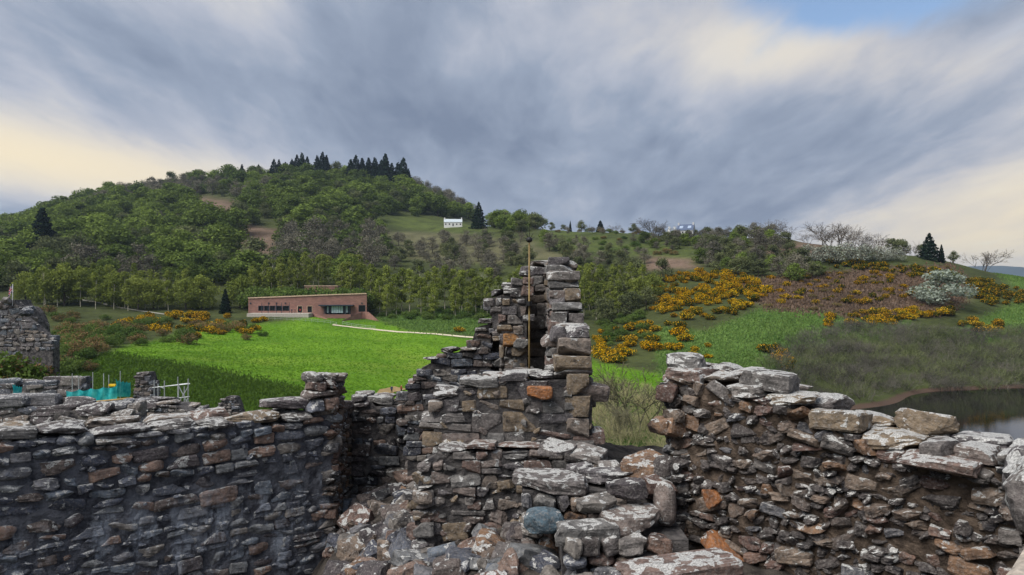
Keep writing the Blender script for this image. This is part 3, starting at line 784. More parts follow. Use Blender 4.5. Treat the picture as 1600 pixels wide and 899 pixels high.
# --- broken steps between the turret and the right wall
def steps():
    root = empty('broken_steps', (0.9, 7.8, EYE - 2.9))
    tag(root, 'broken flight of thick lichen speckled stone treads between turret and brown wall', 'steps')
    S_ = lambda k, m_, c, s, sd, rz=0, tl=(0, 0): one_stone(k, m_, (c, s), sd, R(rz), (R(tl[0]), R(tl[1])))
    it = [S_('slab', M_COPE2, (0.42, 8.28, EYE - 2.18), (0.86, 0.62, 0.17), 71, -3, (1, 0)),
          S_('slab', M_COPE2, (1.10, 8.42, EYE - 2.13), (0.70, 0.50, 0.13), 72, 4),
          S_('slab', M_COPE2, (0.72, 7.36, EYE - 2.42), (0.66, 0.42, 0.18), 73, 8, (0, -1)),
          S_('slab', M_COPE2, (1.22, 7.50, EYE - 2.36), (0.62, 0.42, 0.2), 74, 14, (0, -3)),
          S_('slab', M_DARK, (0.88, 7.62, EYE - 2.24), (0.40, 0.26, 0.16), 75, 12, (0, -6)),
          S_('slab', M_DARK, (1.20, 7.72, EYE - 2.12), (0.40, 0.26, 0.20), 76, 10, (0, -8)),
          S_('round', TEALST, (0.34, 7.78, EYE - 2.46), (0.44, 0.34, 0.26), 77, 5),
          S_('round', M_COPE2, (1.60, 7.72, EYE - 2.26), (0.24, 0.3, 0.46), 78),
          S_('slab', M_COPE2, (1.30, 5.72, EYE - 2.20), (0.95, 0.42, 0.16), 79, 12, (-3, -4)),
          S_('slab', M_BUFF, (1.32, 5.66, EYE - 2.33), (0.98, 0.46, 0.14), 80, 12, (-3, -4)),
          S_('slab', M_COPE2, (0.55, 9.02, EYE - 1.98), (0.42, 0.36, 0.12), 81, -30, (8, 6)),
          S_('slab', M_COPE2, (0.93, 8.95, EYE - 2.03), (0.42, 0.36, 0.15), 82, -24, (6, 8)),
          S_('rubble', M_BUFF, (0.80, 8.70, EYE - 2.14), (0.34, 0.3, 0.16), 83),
          S_('block', M_BUFF, (1.14, 8.66, EYE - 2.12), (0.26, 0.24, 0.15), 84),
          S_('slab', M_BROWN, (1.50, 8.35, EYE - 2.04), (0.55, 0.5, 0.24), 85, 20, (0, -14)),
          S_('rubble', M_BROWN, (1.62, 8.15, EYE - 2.2), (0.4, 0.5, 0.3), 86)]
    r = random.Random(9)
    for x0, x1, y, z0, z1 in ((0.1, 1.2, 8.06, -2.9, -2.28), (0.5, 1.5, 7.22, -2.95, -2.5), (0.85, 1.75, 5.6, -2.9, -2.4)):
        z = z0
        while z < z1:
            h = r.uniform(0.12, 0.22); x = x0
            while x < x1:
                w = r.uniform(0.12, 0.3)
                it.append((stone(r.choice(('rubble', 'block', 'round')), r.choice((M_BUFF, M_BROWN, M_GREY)), r),
                           SM(Vector((x + w / 2, y + r.uniform(-.04, .05), EYE + z + h / 2)), Vector((1, 0, 0)), Vector((0, -1, 0)), w, 0.3, h, r, 0.12), 1))
                x += w
            z += h
    add_stones(root, it)
    mb = MB(); mb.box((0.12, 8.12, 15), (1.6, 8.95, EYE - 2.24)); mb.box((0.5, 7.3, 15), (1.75, 8.1, EYE - 2.5)); mb.box((0.85, 5.66, 15), (1.8, 5.95, EYE - 2.4))
    mb.build('mortar_core', M_MORT, root)
steps()

# --- weathervane pole on the turret
def pole():
    gold = mat_plain('weathered_bronze', rgb(126, 108, 70), 0.6, 0.3, 8.0, 0.3)
    dark = mat_plain('dark_iron', rgb(46, 46, 48), 0.5, 0.2, 8.0, 0.5)
    b = P(827, 600, 11.35); tp = P(827, 380, 11.35)
    root = empty('lightning_rod', (b.x, b.y, b.z)); tag(root, 'slender bronze lightning rod with dark ball and spikes on the turret', 'lightning rod')
    mb = MB(); mb.tube(b - Vector((0, 0, .6)), tp, 0.014, 8); mb.build('pole', gold, root, True)
    mb = MB(); mb.tube(P(827, 478, 11.33), P(827, 471, 11.33), 0.05, 8); mb.tube(P(827, 474, 11.33), P(827, 474, 12.0), 0.02); mb.build('bracket', dark, root)
    c = P(827, 375, 11.35)
    V, Fc = [], []
    for i in range(7):
        a = math.pi * i / 6
        for j in range(10):
            q = 2 * math.pi * j / 10
            V.append((c.x + .052 * math.sin(a) * math.cos(q), c.y + .052 * math.sin(a) * math.sin(q), c.z + .045 * math.cos(a)))
    for i in range(6):
        for j in range(10):
            Fc.append((i * 10 + j, i * 10 + (j + 1) % 10, (i + 1) * 10 + (j + 1) % 10, (i + 1) * 10 + j))
    link('ball', mesh('ball', V, Fc, dark, smooth=True), root)
    for dx, dz in ((-9, 16), (0.5, 21), (-4, 12), (6, 10), (9, 5), (-10, 4)):
        mb = MB(); mb.tube(c, c + Vector((dx / FPX * 11.35, rng.uniform(-.05, .05), dz / FPX * 11.35)), 0.006, 5, 0.002); mb.build('spike', dark, root)
pole()

# ------------------------------------------------------------------ castle ruins beyond the tower (left)
M_RUIN = mat_stone('pale_ruin_stone', GREYS[:5] + BUFFS[:4], 0.8, 0.1, 0.3)
def far_wall(name, label, pxa, pxb, d, tops, zcore, thick, hs, seed, mat_=M_RUIN, d2=None, **kw):
    d2 = d2 or d
    a = P(pxa, 450, d); b = P(pxb, 450, d2)
    L = (b - a).length
    prof = [((px - pxa) / (pxb - pxa) * L, -(py - 449.5) / FPX * (d + (d2 - d) * (px - pxa) / (pxb - pxa))) for px, py in tops]
    lo = min(z for s, z in prof)
    return build_wall(name, label, (a.x, a.y), (b.x, b.y), prof, lo - kw.pop('show', 1.2), zcore, thick, mat_, M_MORT, hs=hs, asp=(1.1, 2.4), seed=seed, cope=M_RUIN,
               cope_h=(hs[0], hs[1]), cope_w=(hs[1] * 1.5, hs[1] * 4), proud=0.1, jit=0.1, ends=(1,), **kw)
far_wall('ruined_wall', 'low ruined wall of pale grey lumps behind the turquoise netting', -40, 128, 47, [(-40, 605), (0, 600), (20, 598), (22, 606), (60, 600), (100, 598), (128, 600)], -12, 1.2, (0.35, 0.8), 91, show=1.8)
far_wall('ruined_wall', 'long low ruin of pale boulders just beyond the dark tower wall', -60, 200, 26, [(-60, 640), (0, 632), (40, 634), (60, 645), (120, 640), (200, 650)], -13, 1.4, (0.25, 0.6), 92, show=0.8)
far_wall('ruined_wall', 'mossy dark rubble wall in front of the scaffold poles', 178, 308, 37, [(178, 640), (200, 632), (240, 630), (280, 634), (308, 650)], -13, 1.5, (0.16, 0.34), 93, show=1.0)
far_wall('stone_stump', 'tall lone stump of grey masonry beside the scaffold', 212, 238, 44, [(212, 588), (214, 582), (232, 581), (236, 596), (238, 600)], -11.5, 0.9, (0.14, 0.3), 94, show=2.2, cat='ruin')
far_wall('stone_stump', 'short jagged stub of masonry against the dark grass bank', 340, 374, 40, [(340, 640), (344, 628), (352, 619), (366, 619), (372, 632), (374, 645)], -12, 0.8, (0.14, 0.28), 95, show=1.0, cat='ruin')
gate = far_wall('gatehouse_ruin', 'ruined gatehouse tower stump of ragged masonry below the flag', -60, 60, 74, [(-60, 480), (0, 478), (8, 469), (22, 468), (26, 478), (36, 480), (44, 488), (50, 500), (55, 525), (60, 560)], -10.5, 2.6, (0.3, 0.7), 96, show=3.0, cat='ruin', cope_rows=3)
far_wall('gatehouse_ruin', 'leaning splinter of gatehouse wall standing over the ivy', 34, 82, 71, [(34, 495), (48, 505), (60, 515), (78, 530), (82, 532)], -10.5, 1.2, (0.3, 0.6), 97, show=1.0, cat='ruin')

def flag():
    b = P(19.5, 470, 74); tp = P(20, 444, 74)
    root = empty('flag', b); tag(root, 'small drooping red white and blue flag on a pole above the gatehouse', 'flag')
    mb = MB(); mb.tube(b - Vector((0, 0, .5)), tp, 0.035, 6); mb.build('pole', mat_plain('white_paint', rgb(215, 215, 215)), root)
    cols = [mat_plain('flag_red', rgb(190, 40, 60)), mat_plain('flag_white', rgb(225, 222, 225)), mat_plain('flag_blue', rgb(44, 54, 110))]
    n, mrows = 20, 12
    V = []; Fc = []; mi = []
    for j in range(mrows + 1):
        for i in range(n + 1):
            s = i / n; q = j / mrows
            V.append((tp.x - 0.42 * s, tp.y + 0.10 * math.sin(s * 9 + q), tp.z - 0.08 - q * 0.75 - 0.55 * s ** 1.3))
    for j in range(mrows):
        for i in range(n):
            Fc.append((j * (n + 1) + i, j * (n + 1) + i + 1, (j + 1) * (n + 1) + i + 1, (j + 1) * (n + 1) + i))
            s = (i + .5) / n - .5; q = (j + .5) / mrows - .5
            if abs(s) < .07 or abs(q) < .10: c = 0
            elif abs(s) < .13 or abs(q) < .18: c = 1
            elif min(abs(s - q), abs(s + q)) < .04: c = 0
            elif min(abs(s - q), abs(s + q)) < .11: c = 1
            else: c = 2
            mi.append(c)
    me = mesh('cloth', V, Fc, cols, mi, True); link('cloth', me, root)
flag()

# scaffold and debris netting
def scaffold():
    steel = mat_plain('galvanised_tube', rgb(160, 165, 165), 0.5, 0.15, 2.0, 0.3)
    net, t = new_mat('turquoise_debris_net')
    pos = t.n('ShaderNodeNewGeometry').outputs['Position']
    n = t.noise(pos, 3.0, 4.0)
    c = t.mix(t.sm(n, .3, .7), rgb(20, 140, 150), rgb(70, 190, 190))
    b = t.n('ShaderNodeBsdfDiffuse', {0: c}); tl = t.n('ShaderNodeBsdfTranslucent', {0: c}); tr = t.n('ShaderNodeBsdfTransparent')
    s1 = t.n('ShaderNodeMixShader', {0: 0.3, 1: b.outputs[0], 2: tl.outputs[0]}); s2 = t.n('ShaderNodeMixShader', {0: 0.12, 1: s1.outputs[0], 2: tr.outputs[0]})
    t.n('ShaderNodeOutputMaterial', {0: s2})
    wood = mat_plain('scaffold_board_wood', rgb(178, 146, 100), 0.8)
    yel = mat_plain('yellow_plastic', rgb(225, 185, 40), 0.5)
    d = 44.0
    def sheet(name, label, pts, folds=0.06):
        V = []; Fc = []; n = 24
        k = len(pts) // 2
        topL, topR, botR, botL = [P(*q) for q in pts]
        for j in range(9):
            for i in range(n + 1):
                s = i / n; q = j / 8
                p = (topL.lerp(topR, s)).lerp(botL.lerp(botR, s), q)
                sag = 0.10 * math.sin(s * math.pi * 4) * (1 - q)
                V.append((p.x, p.y + folds * math.sin(s * 31 + q * 3), p.z - abs(sag)))
        for j in range(8):
            for i in range(n):
                Fc.append((j * (n + 1) + i, j * (n + 1) + i + 1, (j + 1) * (n + 1) + i + 1, (j + 1) * (n + 1) + i))
        tag(link(name, mesh(name, V, Fc, net, smooth=True)), label, 'netting')
    sheet('debris_net', 'long low run of turquoise debris netting above the scaffold boards', [(103, 611, d), (182, 603, d - .6), (182, 625, d - .6), (103, 630, d)])
    sheet('debris_net', 'tall upright turquoise netting panel by the lone stump', [(181, 593, d - .7), (204, 597, d - .2), (203, 620, d - .2), (181, 620, d - .7)])
    sheet('debris_net', 'small folded scrap of turquoise netting among grey boulders', [(19, 600, 46.2), (35, 604, 46), (31, 630, 46), (22, 630, 46.2)])
    root = empty('scaffold_platform', P(150, 660, d)); tag(root, 'boarded scaffold platform below the turquoise netting', 'scaffold')
    for i in range(5):
        y0 = d - 0.9 + 0.24 * i
        a = P(100, 632, y0); b2 = P(207, 622, y0)
        mb = MB(); M = Matrix.Translation(a) @ (b2 - a).to_track_quat('X', 'Z').to_matrix().to_4x4()
        mb.box((0, -.11, -.025), ((b2 - a).length, .11, .025), M); mb.build('board', wood, root)
    for i in range(8):
        a = P(132 + i * 9.5, 633.5 - i * 0.8, d - 1)
        mb = MB(); mb.tube(a, a + Vector((0, 1.4, 0)), .03); mb.tube(a + Vector((0, .1, 0.05)), a + Vector((0, .1, -1.0)), .03); mb.build('bearer', steel, root)
    a = P(128, 637, d - .95); b2 = P(206, 630, d - .95)
    mb = MB(); mb.tube(a, b2, .03); mb.build('ledger', steel, root)
    for px, t0 in ((113, 584), (123, 588), (145, 582), (162, 584), (170, 586), (188, 580), (136, 640)):
        mb = MB(); mb.tube(P(px, t0, d + .3), P(px, 700, d + .3), .03); mb.build('upright', steel, root)
    mb = MB(); q = P(176, 602, d - .4); mb.box(q - Vector((.2, .08, .06)), q + Vector((.2, .08, .06))); tag(mb.build('yellow_case', yel), 'small bright yellow case behind the turquoise netting', 'case')
    root = empty('scaffold', P(268, 660, 41)); tag(root, 'open scaffold frame of bare steel poles beside the lone stump', 'scaffold')
    D0, D1 = 41.0, 43.0
    for px, t0, dd in ((241, 594, D0), (257, 595, D0), (279, 600, D0), (294, 592, D0), (247, 600, D1), (278, 589, D1), (288, 604, D1)):
        mb = MB(); mb.tube(P(px, t0, dd), P(px, 760, dd), .032); mb.build('upright', steel, root)
    for (a, b2) in (((238, 606, D0), (297, 600, D0)), ((232, 628, D0), (296, 620, D0)), ((241, 606, D1), (296, 599, D1)), ((257, 607, D0), (247, 604, D1)), ((279, 603, D0), (296, 636, D0)), ((294, 622, D0), (284, 640, D0)), ((279, 630, D0), (294, 605, D0))):
        mb = MB(); mb.tube(P(*a), P(*b2), .028); mb.build('brace', steel, root)
scaffold()

# ------------------------------------------------------------------ visitor centre
def building():
    brick, t = new_mat('pinkish_brick')
    pos = t.n('ShaderNodeNewGeometry').outputs['Position']
    mp = t.n('ShaderNodeMapping', {'Vector': pos}); mp.inputs['Rotation'].default_value = (R(90), 0, 0)
    bt = t.n('ShaderNodeTexBrick', {'Vector': mp.outputs[0], 'Color1': rgb(164, 122, 110, .85), 'Color2': rgb(140, 106, 98, .85), 'Mortar': rgb(150, 120, 108, .8), 'Scale': 1.0, 'Mortar Size': 0.03, 'Brick Width': 0.9, 'Row Height': 0.3})
    n = t.noise(pos, 0.5, 5.0)
    finish(t, t.mix(t.m('MULTIPLY', t.sm(n, .3, .7), .35), bt.outputs[0], rgb(116, 84, 76, .8)), 0.9, n, 0.2, 0.02)
    glass, t = new_mat('dark_glass')
    finish(t, (0.012, 0.016, 0.02, 1), 0.08, spec=0.5)
    pale_panel = mat_plain('pale_blue_panel', rgb(176, 196, 204), 0.5, 0.12, 1.0)  # opaque pale blue colour for the glass panels of the bay
    frame = mat_plain('dark_window_frame', rgb(44, 54, 66), 0.5)
    stone_ = mat_plain('pale_stone_trim', rgb(188, 164, 140), 0.85)
    roofm = mat_plain('grass_roof', rgb(70, 90, 44, .8), 0.95, 0.3, 0.6)
    conc = mat_plain('terrace_concrete', rgb(170, 164, 154), 0.9)
    D = 278.0
    def Q(px, py, d=D): return P(px, py, d)
    root = empty('visitor_centre', Q(480, 490)); tag(root, 'long low pinkish brick visitor building with glazed bay at the wood edge', 'building')
    # facade with openings: panels between openings
    xl, xr = 388, 573
    def ztop(px): return np.interp(px, [388, 440, 500, 573], [466.5, 464.5, 462, 459.5])
    ops = [(404, 412, 478, 486), (413, 421, 478, 486), (422, 430, 478, 486), (431, 441, 478, 486), (442, 452, 478, 486), (465, 473, 478, 488.5), (480, 488.5, 478, 488.5), (508, 548, 478, 491.5), (560.5, 571, 477, 487.5)]
    mb = MB()
    def seg(a, b, top, bot):
        n = max(1, int((b - a) / 12))
        for i in range(n):
            p, q = a + (b - a) * i / n, a + (b - a) * (i + 1) / n
            tl = Q(p, top if top is not None else ztop(p)); tr = Q(q, top if top is not None else ztop(q))
            bl = Q(p, bot); br = Q(q, bot)
            back = Vector((0, 0.7, 0))
            mb.add([bl, br, tr, tl, bl + back, br + back, tr + back, tl + back], [(0, 1, 2, 3), (5, 4, 7, 6), (3, 2, 6, 7), (1, 0, 4, 5), (0, 3, 7, 4), (2, 1, 5, 6)])
    cur = xl
    for a, b, t0, b0 in ops:
        seg(cur, a, None, 508)
        seg(a, b, None, t0)
        seg(a, b, b0, 508)
        cur = b
    seg(cur, xr, None, 508)
    w = mb.build('wall', brick, root)
    mb = MB(); a, b = Q(388, 467.2), Q(573, 460)
    vv = []
    for px in (386, 440, 500, 575):
        p = Q(px, ztop(px)); vv += [p + Vector((0, -.25, .0)), p + Vector((0, -.25, .3)), p + Vector((0, 14, 0.3))]
    mb.add(vv, [(i * 3, i * 3 + 3, i * 3 + 4, i * 3 + 1) for i in range(3)] + [(i * 3 + 1, i * 3 + 4, i * 3 + 5, i * 3 + 2) for i in range(3)])
    mb.build('roof', roofm, root)
    mb = MB()
    for p, q in ((388, 440), (440, 500), (500, 573)):
        A, B = Q(p, ztop(p) + .2), Q(q, ztop(q) + .2)
        for o in (0,):
            mb.add([A + Vector((0, -.32, 0)), B + Vector((0, -.32, 0)), B + Vector((0, -.32, .42)), A + Vector((0, -.32, .42)), A + Vector((0, .3, .42)), B + Vector((0, .3, .42))], [(0, 1, 2, 3), (3, 2, 5, 4)])
    mb.build('coping', stone_, root)
    for k, (a, b, t0, b0) in enumerate(ops):
        p, q = Q(a, b0, D + .35), Q(b, t0, D + .35)
        mb = MB(); mb.box((p.x, D + .35, p.z), (q.x, D + .45, q.z))
        if k == 7:
            win = mb.build('bay_window', glass, root)
            nb = 11
            for i in range(nb):
                xa = p.x + (q.x - p.x) * i / nb; xb = p.x + (q.x - p.x) * (i + 1) / nb
                m2 = MB(); yy = D - 0.9 * math.sin(math.pi * (i + .5) / nb)
                m2.box((xa + .05, yy - .02, Q(0, 489).z), (xb - .05, yy + .04, Q(0, 478.5).z)); m2.build('pane', pale_panel if i not in (0, 2, 8, 10) else frame, win)
            for i in (0, 2, 9, 11):
                xa = p.x + (q.x - p.x) * i / nb
                m2 = MB(); m2.box((xa - .12, D - 1.2, Q(0, 491.5).z), (xa + .12, D - .95, Q(0, 478).z)); m2.build('mullion', frame, win)
            m2 = MB(); c1, c2 = Q(500, 478.2), Q(553, 476.4)
            m2.box((c1.x, D - 2.4, c1.z), (c2.x, D + .1, c2.z)); m2.build('canopy', frame, root)
            m2 = MB(); m2.box((p.x - .4, D - 1.3, Q(0, 509).z), (q.x + .4, D - .05, Q(0, 491.3).z)); m2.build('bay_base', brick, root)
        else:
            win = mb.build('door' if k in (5, 6) else 'window', glass, root)
            m2 = MB(); th = .14
            for (xa, xb, za, zb) in ((p.x, p.x + th, p.z, q.z), (q.x - th, q.x, p.z, q.z), (p.x + th, q.x - th, q.z - th, q.z)):
                m2.box((xa, D - .03, za), (xb, D + .3, zb))
            m2.build('frame', stone_ if k in (5, 6) else frame, win)
    for px in (391.5, 420, 432, 446, 565.5):
        m2 = MB(); c = Q(px, 474); m2.box(c + Vector((-.25, -.2, -.25)), c + Vector((.25, .1, .25))); m2.build('wall_lamp', frame, root)
    for px in (409, 419, 432, 440, 452):
        m2 = MB(); m2.tube(Q(px, 489.5, D - 2.5), Q(px, 473, D - 2.5), .1); m2.build('terrace_post', frame, root)
    m2 = MB(); p, q = Q(396, 489.2), Q(490, 488.6); m2.box((p.x, D - 7, p.z - 3.0), (q.x, D - .05, p.z + .02)); m2.build('terrace', conc, root)
    # lower entrance door and wing walls
    m2 = MB(); p, q = Q(521, 507), Q(532, 497.5); m2.box((p.x, D - 1.36, p.z), (q.x, D - 1.31, q.z)); m2.build('door', glass, root)
    def wing(pts, name, m_, th=.5):
        m2 = MB(); n = len(pts); vv = [P(*a) for a in pts]
        m2.add(vv + [v_ + Vector((0, th, 0)) for v_ in vv], [list(range(n)), list(range(n, 2 * n))[::-1]] + [(i, (i + 1) % n, n + (i + 1) % n, n + i) for i in range(n)])
        m2.build(name, m_, root)
    wing([(489, 489, D - 1), (523, 503.5, D - 9), (523, 512, D - 9), (489, 512, D - 1)], 'wing_wall', brick)
    wing([(530, 503, D - 9), (566, 487.5, D - 1), (566, 512, D - 1), (530, 512, D - 9)], 'wing_wall', brick)
    wing([(569, 487, D + .2), (576, 488, D - 1), (592, 502, D - 6), (592, 512, D - 6), (569, 512, D + .2)], 'wing_wall', brick)
    # upper block behind
    r2 = empty('brick_block', Q(500, 458, 305)); tag(r2, 'small plain brick block half hidden above the visitor building', 'building')
    m2 = MB(); p, q = Q(476, 466, 305), Q(527, 447.5, 305); m2.box((p.x, 305, p.z - 3), (q.x, 312, q.z)); m2.build('wall', brick, r2)
    m2 = MB(); m2.box((p.x - .2, 304.8, q.z), (q.x + .2, 312.2, q.z + .3)); m2.build('coping', stone_, r2)
    # grass shoulders in front of the bay
    for pts, lab in (([(412, 491, D - 7.2), (489, 491, D - 7.2), (523, 506, D - 12), (420, 500, D - 14)], 0), ([(532, 506, D - 12), (566, 489.5, D - 3), (592, 503, D - 7), (585, 511, D - 12)], 1)):
        pass
building()

def ribbon(name, pts, w, m_, lift=0.12, label='', cat='path', kind='structure'):
    """a path laid on the ground through world points"""
    V = []; Fc = []
    P2 = []
    for (a, b) in zip(pts[:-1], pts[1:]):
        n = max(2, int((b - a).length / 1.5))
        P2 += [a.lerp(b, i / n) for i in range(n)]
    P2.append(pts[-1])
    for i, p in enumerate(P2):
        t_ = (P2[min(i + 1, len(P2) - 1)] - P2[max(i - 1, 0)]); t_.z = 0; t_.normalize()
        s = Vector((-t_.y, t_.x, 0))
        for q in (-0.5, -0.17, 0.17, 0.5):
            v_ = p + s * w * q
            V.append((v_.x, v_.y, gh(v_.x, v_.y) + lift))
    for i in range(len(P2) - 1):
        for j in range(3):
            a = i * 4 + j
            Fc.append((a, a + 1, a + 5, a + 4))
    o = link(name, mesh(name, V, Fc, m_, smooth=True))
    tag(o, label, cat, kind=kind)
    return P2
GRAVEL = mat_plain('pale_gravel', rgb(206, 196, 170, .85), 0.95, 0.12, 1.0)
def onground(px, py, lo=40, hi=600):
    """where the line of sight meets the ground"""
    for d in np.geomspace(lo, hi, 900):
        p = P(px, py, d)
        if gh(p.x, p.y) >= p.z: return p
    return P(px, py, hi)
pp = [onground(a, b, 100) for a, b in ((520, 508), (545, 511), (590, 516), (660, 521.5), (740, 528), (800, 534), (870, 544), (928, 549), (945, 551))]
ribbon('path', pp, 2.2, GRAVEL, label='pale gravel path crossing the grass from the visitor building')
EARTH = mat_plain('worn_earth', rgb(150, 128, 88, .85), 0.95, 0.2, 1.0)
pp2 = [onground(a, b, 90) for a, b in ((606, 640), (598, 622), (604, 612), (626, 607))]
ribbon('worn_path', pp2, 3.0, EARTH, label='worn earthy path on the lawn edge by the two visitors')
pp3 = [onground(a, b, 100) for a, b in ((100, 464), (130, 470), (175, 479), (215, 486), (262, 492))]
ribbon('road', pp3, 2.0, mat_plain('pale_asphalt', rgb(140, 138, 126, .85), 0.95, 0.12, 1.0), label='narrow pale road climbing through the trees')
def railing(a, b, label):
    m_ = mat_plain('pale_rail_paint', rgb(150, 160, 150), 0.6)
    A, B = onground(*a, 100), onground(*b, 100)
    root = empty('railing', A.lerp(B, .5)); tag(root, label, 'railing')
    n = int((B - A).length / 2.2)
    pts = []
    for i in range(n + 1):
        p = A.lerp(B, i / n); p.z = gh(p.x, p.y); pts.append(p)
        mb = MB(); mb.tube(p - Vector((0, 0, .2)), p + Vector((0, 0, 1.15)), .05, 5); mb.build('post', m_, root)
    for h in (0.55, 1.12):
        mb = MB()
        for p, q in zip(pts[:-1], pts[1:]): mb.tube(p + Vector((0, 0, h)), q + Vector((0, 0, h)), .04, 5)
        mb.build('rail', m_, root)
railing((420, 500), (526, 509), 'pale metal railing along the grass below the terrace')
railing((535, 507.5), (586, 515.5), 'short pale railing beside the gravel path at the entrance')

# ------------------------------------------------------------------ houses on the hill
def house(name, label, c, w, dp, h, rh, rz, wallm, roofm, skylights=0, wins=5):
    root = empty(name, c); root.rotation_euler = (0, 0, rz); tag(root, label, 'house')
    M = Matrix.Translation(c)
    def part(nm, mb, m_, par=None):
        o = bpy.data.objects.new(nm, mesh(nm, mb.v, mb.f, m_)); COL.objects.link(o); o.parent = par or root; return o
    mb = MB(); mb.box((-w / 2, -dp / 2, -1.5), (w / 2, dp / 2, h))
    for s in (-1, 1):
        mb.add([(s * w / 2, -dp / 2, h), (s * w / 2, dp / 2, h), (s * w / 2, 0, h + rh)], [(0, 1, 2)])
    part('wall', mb, wallm)
    mb = MB(); e = .35
    for s in (-1, 1):
        mb.add([(-w / 2 - .1, s * (dp / 2 + e), h - e * rh / (dp / 2) + .05), (w / 2 + .1, s * (dp / 2 + e), h - e * rh / (dp / 2) + .05), (w / 2 + .1, 0, h + rh + .08), (-w / 2 - .1, 0, h + rh + .08)], [(0, 1, 2, 3) if s < 0 else (3, 2, 1, 0)])
    rf = part('roof', mb, roofm)
    dark, _ = MWIN
    for i in range(wins):
        x = -w / 2 + w * (i + .5) / wins
        mb = MB(); z0 = .0 if i == wins // 2 else .9
        mb.box((x - .5, -dp / 2 - .06, z0), (x + .5, -dp / 2 - .01, 2.1)); part('door' if i == wins // 2 else 'window', mb, dark)
    for i in range(skylights):
        x = -w / 4 + i * w / 2
        mb = MB()
        k = rh / (dp / 2)
        y0, y1 = -dp / 2 * .75, -dp / 2 * .3
        mb.add([(x - 1.1, y0, h + (dp / 2 + y0) * k + .15), (x + 1.1, y0, h + (dp / 2 + y0) * k + .15), (x + 1.1, y1, h + (dp / 2 + y1) * k + .15), (x - 1.1, y1, h + (dp / 2 + y1) * k + .15)], [(0, 1, 2, 3)])
        part('skylight', mb, MWIN[1], rf)
    for s in (-1, 1):
        mb = MB(); mb.box((s * (w / 2 - .5) - .45, -.5, h + rh - .8), (s * (w / 2 - .5) + .45, .5, h + rh + 1.2)); part('chimney', mb, wallm, rf)
    return root
MWIN = (mat_plain('window_dark', rgb(40, 46, 56), 0.2), mat_plain('skylight_glass', rgb(150, 165, 185), 0.15))
white = mat_plain('white_harling', rgb(232, 232, 228, .85), 0.85, 0.06)
c = P(708, 353, 590); c.z = gh(c.x, c.y) + .3
house('white_cottage', 'long white cottage with pale roof and two end chimneys on the hill', c, 14.5, 6, 3.4, 2.4, R(4), white, mat_plain('pale_slate', rgb(176, 186, 192), 0.6), 0, 5)
_d = 476.0
for _q in np.linspace(400, 560, 160):
    _x = (1072 - 800) / FPX * _q
    if (gh(_x, _q) - EYE) / _q > (gh((1072 - 800) / FPX * _d, _d) - EYE) / _d: _d = float(_q)
_d -= 4
c = P(1072, 366, _d); c.z = gh(c.x, c.y) + .9
house('slate_cottage', 'stone cottage with blue slate roof and skylights on the ridge', c, 10.5, 6.5, 3.2, 3.6, R(-28), mat_plain('pale_harling', rgb(200, 200, 200, .85), 0.85, 0.08), mat_plain('blue_slate', rgb(70, 84, 110), 0.5), 2, 4)
c = P(1050, 364, _d - 1); c.z = gh(c.x, c.y) + .8
house('small_outhouse', 'small pale outhouse beside the slate roofed cottage', c, 4.5, 4, 2.4, 1.6, R(10), white, mat_plain('grey_slate', rgb(110, 116, 124), 0.6), 0, 2)

# ------------------------------------------------------------------ vegetation
def mat_leaf(name, c1, c2, trans=0.25, var=0.22):
    m, t = new_mat(name)
    rnd = t.n('ShaderNodeObjectInfo').outputs['Random']
    g = t.n('ShaderNodeNewGeometry')
    n = t.noise(g.outputs['Position'], 0.45, 3.0)
    r2 = g.outputs['Random Per Island']
    f = t.m('ADD', t.m('MULTIPLY', rnd, 0.75), t.m('ADD', t.m('MULTIPLY', t.m('SUBTRACT', n, .5), 0.8), t.m('MULTIPLY', r2, 0.3)), clamp=True)
    c = t.mix(f, c1, c2)
    big = t.noise(g.outputs['Position'], 0.018, 3.0)
    c = t.mix(t.m('MULTIPLY', t.sm(big, .45, .65), var), c, tuple((a * .45 + b * .2) for a, b in zip(c1[:3], (c1[1], c1[0], c1[0]))) + (1,))
    d = t.n('ShaderNodeBsdfDiffuse', {0: c}); tl = t.n('ShaderNodeBsdfTranslucent', {0: c})
    s = t.n('ShaderNodeMixShader', {0: trans, 1: d.outputs[0], 2: tl.outputs[0]})
    t.n('ShaderNodeOutputMaterial', {0: s})
    return m
KL = 1.0
L_GREEN = mat_leaf('hill_leaf_green', rgb(66, 82, 42, KL), rgb(120, 138, 66, KL))
L_OLIVE = mat_leaf('bud_olive', rgb(80, 88, 60, KL), rgb(112, 118, 80, KL))
L_GREY = mat_leaf('bare_twig_grey', rgb(86, 84, 76, KL), rgb(124, 120, 104, KL), 0.1)
L_DARK = mat_leaf('conifer_needles', rgb(16, 28, 24, KL), rgb(34, 48, 36, KL), 0.05)
L_BIRCH = mat_leaf('birch_leaf', rgb(90, 104, 46, KL), rgb(140, 150, 72, KL), 0.3)
L_GORSE = mat_leaf('gorse_flower', rgb(214, 152, 8), rgb(242, 194, 26), 0.25)
L_GORSEG = mat_leaf('gorse_spines', rgb(46, 58, 22, KL), rgb(74, 84, 34, KL), 0.1)
L_BLOS = mat_leaf('blackthorn_blossom', rgb(150, 162, 146, .8), rgb(206, 214, 200, .8), 0.3)
L_BUSH = mat_leaf('bush_leaf', rgb(64, 88, 40, KL), rgb(104, 122, 62, KL))
L_RUST = mat_leaf('rusty_twigs', rgb(104, 84, 58, KL), rgb(136, 112, 78, KL), 0.1)
BARK = mat_plain('grey_bark', rgb(92, 84, 74, .7), 0.95, 0.3, 2.0)
BIRCHB = mat_plain('pale_birch_bark', rgb(178, 172, 154, .8), 0.9, 0.25, 3.0)
